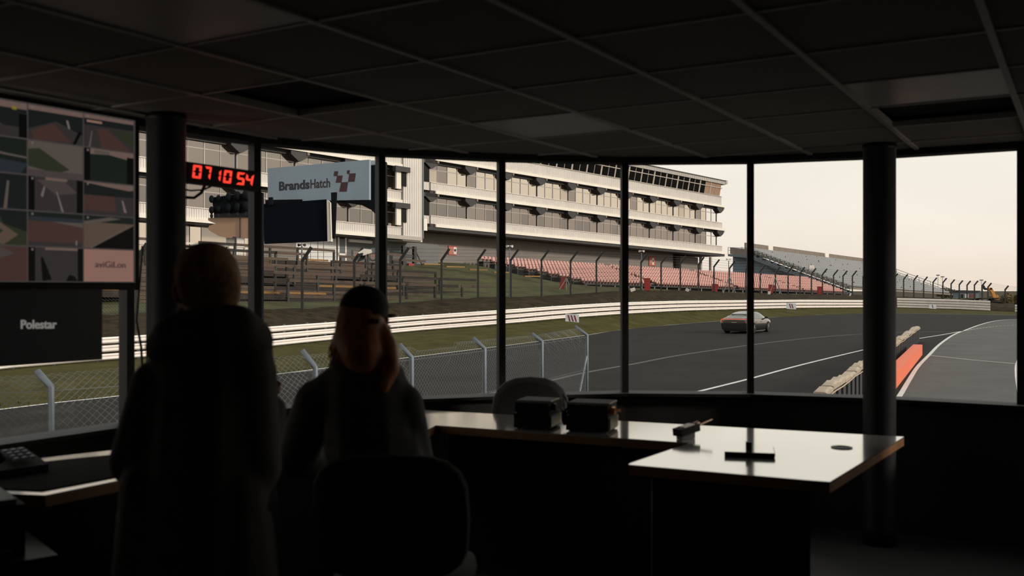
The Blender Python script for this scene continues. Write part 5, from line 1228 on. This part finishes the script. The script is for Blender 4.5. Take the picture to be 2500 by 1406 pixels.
# ------------------------------------------------------------------ chairs
M_fab = mat('chair_fabric', (.03, .03, .031, 1), .9, noise=.15, nscale=60, bump=.2, bscale=200)
def office_chair(name, label, loc, rz, seat_z, back0, back1, bwid, e_=3.6):
    t = thing(name, label, 'chair', loc, rz)      # local -Y is the backrest side
    mb = MB(); 
    for k in range(5):
        a = k * 2 * math.pi / 5 + .3; mb.tube([(0, 0, .1), (.28 * math.cos(a), .28 * math.sin(a), .075)], [.03, .018], 6)
    part('star_base', mb, M_black, t, local=True)
    for k in range(5):
        a = k * 2 * math.pi / 5 + .3; mb = MB(); c = (.28 * math.cos(a), .28 * math.sin(a), .03); mb.lathe([(.03, -.02), (.03, .02)], c, 12, Matrix(((1, 0, 0), (0, 0, 1), (0, 1, 0)))); part('caster', mb, M_black, t, local=True)
    mb = MB(); mb.tube([(0, 0, .08), (0, 0, seat_z - .08)], .025, 10); part('gas_column', mb, M_frame, t, local=True)
    def pad(w_, h_, th, n=20):
        rows = []
        for s, k in ((-.5, .82), (-.35, .97), (0, 1), (.35, .97), (.5, .82)):
            r = []
            for i in range(n):
                a = 2 * math.pi * i / n; e = e_
                x = math.copysign(abs(math.cos(a)) ** (2 / e), math.cos(a)); y = math.copysign(abs(math.sin(a)) ** (2 / e), math.sin(a)); r.append((x * w_ / 2 * k, y * h_ / 2 * k, s * th))
            rows.append(r)
        return rows
    def pad_mb(w_, h_, th, M, c):
        mb = MB(); rows = [[Vector(c) + M @ Vector(p) for p in r] for r in pad(w_, h_, th)]; mb.loft(rows, True); n = len(rows[0]); mb.add(rows[0], [tuple(range(n - 1, -1, -1))]); mb.add(rows[-1], [tuple(range(n))]); return mb
    part('seat', pad_mb(.45, .46, .09, Matrix.Identity(3), (0, 0, seat_z - .045)), M_fab, t, local=True, smooth=True)
    Mb_ = Matrix.Rotation(R_(96), 3, 'X'); zc = (back0 + back1) / 2
    bk = pad_mb(bwid, back1 - back0, .07, Mb_, (0, -.27, zc)); part('backrest', bk, M_fab, t, local=True, smooth=True)
    mb = MB(); mb.tube([(0, -.1, seat_z - .1), (0, -.3, seat_z - .08), (0, -.335, zc)], .022, 6); part('back_support', mb, M_black, t, local=True)
    return t
office_chair('office_chair', 'dark round-topped office chair behind the desk beside the base radios', (.10, 5.42, 0), R_(178), .47, .54, .957, .46, 2.5)
office_chair('office_chair', 'dark padded chair carrying the person in the cap', (-.345, 3.16, 0), R_(-4), .585, .60, .985, .48)

# ------------------------------------------------------------------ people
M_skin = mat('skin', (.42, .23, .15, 1), .55, noise=.05, nscale=20)
M_hair1 = mat('short_brown_hair', (.60, .33, .16, 1), .7, noise=.35, nscale=60, bump=.6, bscale=180)
M_hair2 = mat('red_brown_hair', (.60, .22, .09, 1), .5, noise=.4, nscale=40, stretch=(1, 1, .08))
M_jack1 = mat('black_jacket', (.10, .094, .084, 1), .85, noise=.2, nscale=7, bump=.5, bscale=9)
M_jack2 = mat('dark_grey_jacket', (.08, .08, .078, 1), .85, noise=.2, nscale=7, bump=.5, bscale=9)
M_trou = mat('dark_trousers', (.012, .012, .014, 1), .9, noise=.1)
M_cap2 = mat('black_cap', (.010, .010, .011, 1), .8, noise=.1)
def rpart(name, mb, mt, parent, voxel, sm=4):
    me = remeshed(mb, name, voxel, sm); o = WORLD[parent.name]
    for v in me.vertices: v.co -= o
    _mats(me, mt); return obj(name, me, parent)
def head(mb, c, yaw, pitch=0., s=1.):
    M = Matrix.Rotation(yaw, 3, 'Z') @ Matrix.Rotation(pitch, 3, 'X'); c = Vector(c); A_ = lambda p, r: mb.blob(c + M @ (Vector(p) * s), tuple(q * s for q in r) if isinstance(r, tuple) else r * s)
    A_((0, -.012, .03), (.077, .094, .088)); A_((0, .03, -.02), (.064, .07, .09)); A_((0, .055, -.075), (.042, .04, .035)); A_((0, .03, -.06), (.055, .055, .05))
    A_((0, .1, -.012), (.012, .016, .022)); A_((0, .108, -.022), (.016, .014, .012)); A_((0, .09, -.052), (.024, .014, .007)); A_((0, .09, -.064), (.02, .013, .008)); A_((0, .083, .03), (.05, .02, .012))
    for x in (-1, 1):
        A_((x * .078, -.008, -.008), (.010, .019, .032)); A_((x * .082, -.013, .006), (.011, .014, .016))
    return M
def eyes(c, M, parent, s=1.):
    for x in (-1, 1):
        p = Vector(c) + M @ (Vector((x * .031, .083, .006)) * s); mb = MB(); mb.blob(p, .0125 * s, 8); e_ = part('eye', mb, M_clad, parent, smooth=True)
        mb = MB(); mb.blob(p + M @ Vector((0, .0085, 0)), .0058 * s, 6); part('iris', mb, M_black, e_, smooth=True)
def hand(mb, wrist, fwd, up, side, curl=.5):
    """palm, four bent fingers of unequal length and a thumb leaving the side of the palm"""
    f = Vector(fwd).normalized(); u = Vector(up).normalized(); r = f.cross(u).normalized() * side; w_ = Vector(wrist)
    for k in range(4):
        x = (-.028 + .019 * k); b = w_ + f * (.085 - .006 * abs(k - 1.3)) + r * x
        for t in (.0, .35, .7, 1): mb.blob(w_.lerp(b, t * .98 + .02) + r * x * .25, (.0125, .0125, .0125), 6)
        L = (.062, .072, .066, .052)[3 - k] if side > 0 else (.062, .072, .066, .052)[k]; p = b; a = .15
        for sgl in (.45, .32, .23):
            d = (f * math.cos(a) - u * math.sin(a)); q = p + d * L * sgl; mb.limb([p, q], [.0085, .0078], .6); p = q; a += curl * .9
    b = w_ + f * .03 - r * .034; m_ = b + (f * .55 - r * .8).normalized() * .035; e_ = m_ + (f * .9 - r * .25 - u * .3).normalized() * .032
    mb.limb([w_ + f * .015 - r * .02, b, m_, e_], [.014, .013, .0105, .009], .6)

# --- standing person
P1 = thing('person', 'standing person with short brown hair in a bulky dark hooded jacket, seen from behind', 'person', (-.82, 2.60, 0))
hc = (-.828, 2.60, 1.475); mb = MB(); Mh = head(mb, hc, R_(38), R_(-4), 1.02)
mb.limb([(-.825, 2.585, 1.44), (-.82, 2.57, 1.32)], [.056, .062]); mb.limb([(-.81, 2.58, 1.27), (-.82, 2.59, 1.1), (-.82, 2.59, .88)], [.12, .125, .13])
mb.limb([(-.93, 2.58, 1.20), (-.72, 2.58, 1.22)], [.05, .05])
AL = [(-.95, 2.58, 1.22), (-1.025, 2.62, 1.01), (-.95, 2.84, 1.02)]; AR = [(-.705, 2.59, 1.25), (-.69, 2.60, 1.03), (-.70, 2.80, 1.13)]
for a in (AL, AR): mb.limb(a, [.046, .04, .03])
hand(mb, AL[2], (.25, .9, .1), (0, 0, 1), -1, .6); hand(mb, AR[2], (-.35, .55, .75), (0, -.6, .6), 1, .7)
for s in (-1, 1): mb.limb([(-.82 + s * .09, 2.59, .85), (-.82 + s * .10, 2.62, .45), (-.82 + s * .10, 2.59, .09)], [.082, .058, .042]); mb.limb([(-.82 + s * .10, 2.57, .05), (-.82 + s * .115, 2.74, .035)], [.04, .035])
body1 = rpart('body', mb, M_skin, P1, .006, 5)
eyes(hc, Mh, P1, 1.02)
mb = MB(); c = Vector(hc)
for p, r in (((0, -.016, .04), (.084, .10, .088)), ((0, -.05, 0), (.076, .064, .09)), ((0, -.062, -.045), (.062, .045, .05)), ((0, .035, .085), (.062, .055, .04)), ((.05, -.03, .02), (.034, .06, .07)), ((-.05, -.03, .02), (.034, .06, .07)), ((.01, .0, .1), (.06, .07, .03))):
    mb.blob(c + Mh @ Vector(p), r)
rpart('hair', mb, M_hair1, P1, .007, 3)
# beard along the jaw on the turned side
mb = MB()
for p, r in (((-.045, .03, -.07), (.022, .045, .035)), ((0, .07, -.09), (.034, .03, .026)), ((.045, .03, -.07), (.022, .045, .035))): mb.blob(c + Mh @ Vector(p), r)
rpart('beard', mb, M_hair1, P1, .007, 3)
mb = MB()   # jacket: torso, raised hood bulk at the back of the neck, sleeves, long skirt
mb.limb([(-.815, 2.58, 1.28), (-.82, 2.585, 1.05), (-.825, 2.585, .8), (-.83, 2.585, .56)], [.14, .155, .165, .17], .4)
mb.limb([(-.945, 2.58, 1.20), (-.71, 2.57, 1.25)], [.075, .085], .4)
mb.limb([(-.915, 2.53, 1.325), (-.86, 2.475, 1.36), (-.77, 2.465, 1.372), (-.715, 2.49, 1.378), (-.70, 2.55, 1.34)], [.05, .06, .066, .062, .07], .4)
mb.limb([(-.91, 2.62, 1.36), (-.90, 2.68, 1.34), (-.82, 2.70, 1.325), (-.74, 2.65, 1.34)], [.035, .035, .035, .04], .4)
mb.limb([(-.72, 2.56, 1.32), (-.705, 2.57, 1.22), (-.69, 2.58, 1.0)], [.085, .075, .075], .4)
for a, r in ((AL, [.072, .072, .05]), (AR, [.075, .068, .05])): mb.limb(a[:2] + [Vector(a[1]).lerp(Vector(a[2]), .93)], r, .4)
mb.limb([(-.74, 2.56, .95), (-.72, 2.56, .62)], [.10, .11], .4); mb.limb([(-.95, 2.58, .95), (-.98, 2.58, .62)], [.10, .10], .4)
rpart('jacket', mb, M_jack1, P1, .011, 4)
mb = MB()
for s in (-1, 1): mb.limb([(-.82 + s * .09, 2.59, .9), (-.82 + s * .10, 2.62, .45), (-.82 + s * .10, 2.59, .12)], [.105, .08, .068], .4)
rpart('trousers', mb, M_trou, P1, .011, 3)
for s in (-1, 1):
    mb = MB(); mb.limb([(-.82 + s * .10, 2.55, .055), (-.82 + s * .115, 2.70, .05), (-.82 + s * .12, 2.78, .04)], [.05, .052, .038], .3); rpart('shoe', mb, M_black, P1, .008, 3)

# --- seated person
P2 = thing('person', 'seated person in a black cap with long red-brown hair and a dark jacket', 'person', (-.44, 3.25, 0))
hc = (-.495, 3.24, 1.367); mb = MB(); Mh = head(mb, hc, R_(-12), R_(-6), .98)
mb.limb([(-.495, 3.225, 1.34), (-.49, 3.21, 1.23)], [.048, .055]); mb.limb([(-.485, 3.21, 1.12), (-.46, 3.2, .9), (-.43, 3.2, .70)], [.115, .115, .13]); mb.limb([(-.63, 3.21, 1.09), (-.39, 3.2, 1.09)], [.045, .045])
AL = [(-.65, 3.21, 1.10), (-.745, 3.33, .90), (-.60, 3.56, .80)]; AR = [(-.365, 3.2, 1.09), (-.33, 3.27, .86), (-.39, 3.50, .78)]
for a in (AL, AR): mb.limb(a, [.042, .037, .027])
hand(mb, AL[2], (.4, .8, -.25), (0, .2, 1), -1, .5); hand(mb, AR[2], (-.35, .8, -.2), (0, .2, 1), 1, .5)
for s in (-1, 1):
    mb.limb([(-.43 + s * .085, 3.22, .69), (-.44 + s * .10, 3.62, .66), (-.44 + s * .10, 3.66, .17)], [.085, .06, .04]); mb.limb([(-.44 + s * .10, 3.64, .13), (-.44 + s * .115, 3.80, .115)], [.038, .033])
rpart('body', mb, M_skin, P2, .006, 5); eyes(hc, Mh, P2, .98)
c = Vector(hc); mb = MB()
for p, r in (((0, -.012, .045), (.084, .102, .078)), ((0, -.03, .02), (.083, .088, .06))): mb.blob(c + Mh @ Vector(p), r)
mb.blob(c + Mh @ Vector((0, .125, .03)), (.07, .07, .010))
rpart('cap', mb, M_cap2, P2, .007, 3)
mb = MB(); mb.obox(c + Mh @ Vector((.055, -.098, -.005)), (.06, .012, .014), Mh); mb.obox(c + Mh @ Vector((.07, -.085, -.005)), (.012, .07, .014), Mh); part('cap_strap', mb, M_cap2, P2)
mb = MB()
mb.limb([c + Mh @ Vector((0, -.04, .0)), c + Mh @ Vector((.0, -.055, -.06)), (-.49, 3.14, 1.27), (-.48, 3.12, 1.22)], [.085, .084, .072, .045], .4)
mb.limb([c + Mh @ Vector((-.07, -.01, -.02)), (-.572, 3.19, 1.29), (-.565, 3.18, 1.25)], [.026, .03, .016], .4)
mb.limb([c + Mh @ Vector((.06, -.03, -.03)), (-.415, 3.17, 1.28), (-.402, 3.14, 1.22), (-.418, 3.105, 1.16), (-.43, 3.10, 1.11)], [.036, .042, .038, .026, .01], .4)
hr_ = rpart('hair', mb, M_hair2, P2, .008, 3)
rr = random.Random(9); mb = MB()
for k in range(520):
    a = rr.uniform(-1.75, 1.75); rad = rr.uniform(.088, .098); p0 = c + Mh @ Vector((rad * .86 * math.sin(a), -rad * 1.05 * math.cos(a) - .006, -.01 - rr.uniform(0, .05)))
    L = rr.uniform(.10, .17) + (.09 * rr.random() if a > -.3 else 0); drift = rr.uniform(-.012, .012) + .02 * math.sin(a); amp = rr.uniform(.003, .010); ph = rr.uniform(0, 6); pts = []
    for j in range(7):
        t = j / 6; pts.append(p0 + Vector((drift * t + amp * math.sin(t * 6 + ph), -.022 * t + .006 * math.cos(t * 6 + ph), -L * t)))
    mb.tube(pts, [.0028, .0036, .0036, .0034, .003, .0022, .0008], 4, False)
me = mb.mesh('hair_strands', WORLD[P2.name], True); _mats(me, M_hair2); o = obj('hair_strands', me, hr_); o['kind'] = 'stuff'
o.location = -(WORLD[hr_.name] - WORLD[P2.name])
mb = MB()
mb.limb([(-.485, 3.205, 1.14), (-.47, 3.2, .95), (-.44, 3.2, .72)], [.145, .16, .165], .4); mb.limb([(-.655, 3.21, 1.09), (-.56, 3.19, 1.17), (-.43, 3.185, 1.165), (-.37, 3.2, 1.09)], [.075, .07, .07, .07], .4)
mb.limb([(-.56, 3.16, 1.225), (-.49, 3.13, 1.23), (-.42, 3.16, 1.225)], [.035, .04, .035], .4)
for a, r in ((AL, [.078, .078, .048]), (AR, [.075, .074, .048])): mb.limb(a[:2] + [Vector(a[1]).lerp(Vector(a[2]), .93)], r, .4)
mb.limb([(-.39, 3.2, .95), (-.36, 3.2, .80)], [.10, .10], .4)
rpart('jacket', mb, M_jack2, P2, .011, 4)
mb = MB()
for s in (-1, 1): mb.limb([(-.43 + s * .085, 3.21, .695), (-.44 + s * .10, 3.62, .665), (-.44 + s * .10, 3.66, .2)], [.10, .078, .06], .4)
rpart('trousers', mb, M_trou, P2, .011, 3)
for s in (-1, 1):
    mb = MB(); mb.limb([(-.44 + s * .10, 3.63, .12), (-.44 + s * .112, 3.76, .115), (-.44 + s * .116, 3.83, .105)], [.048, .05, .037], .3); rpart('shoe', mb, M_black, P2, .008, 3)
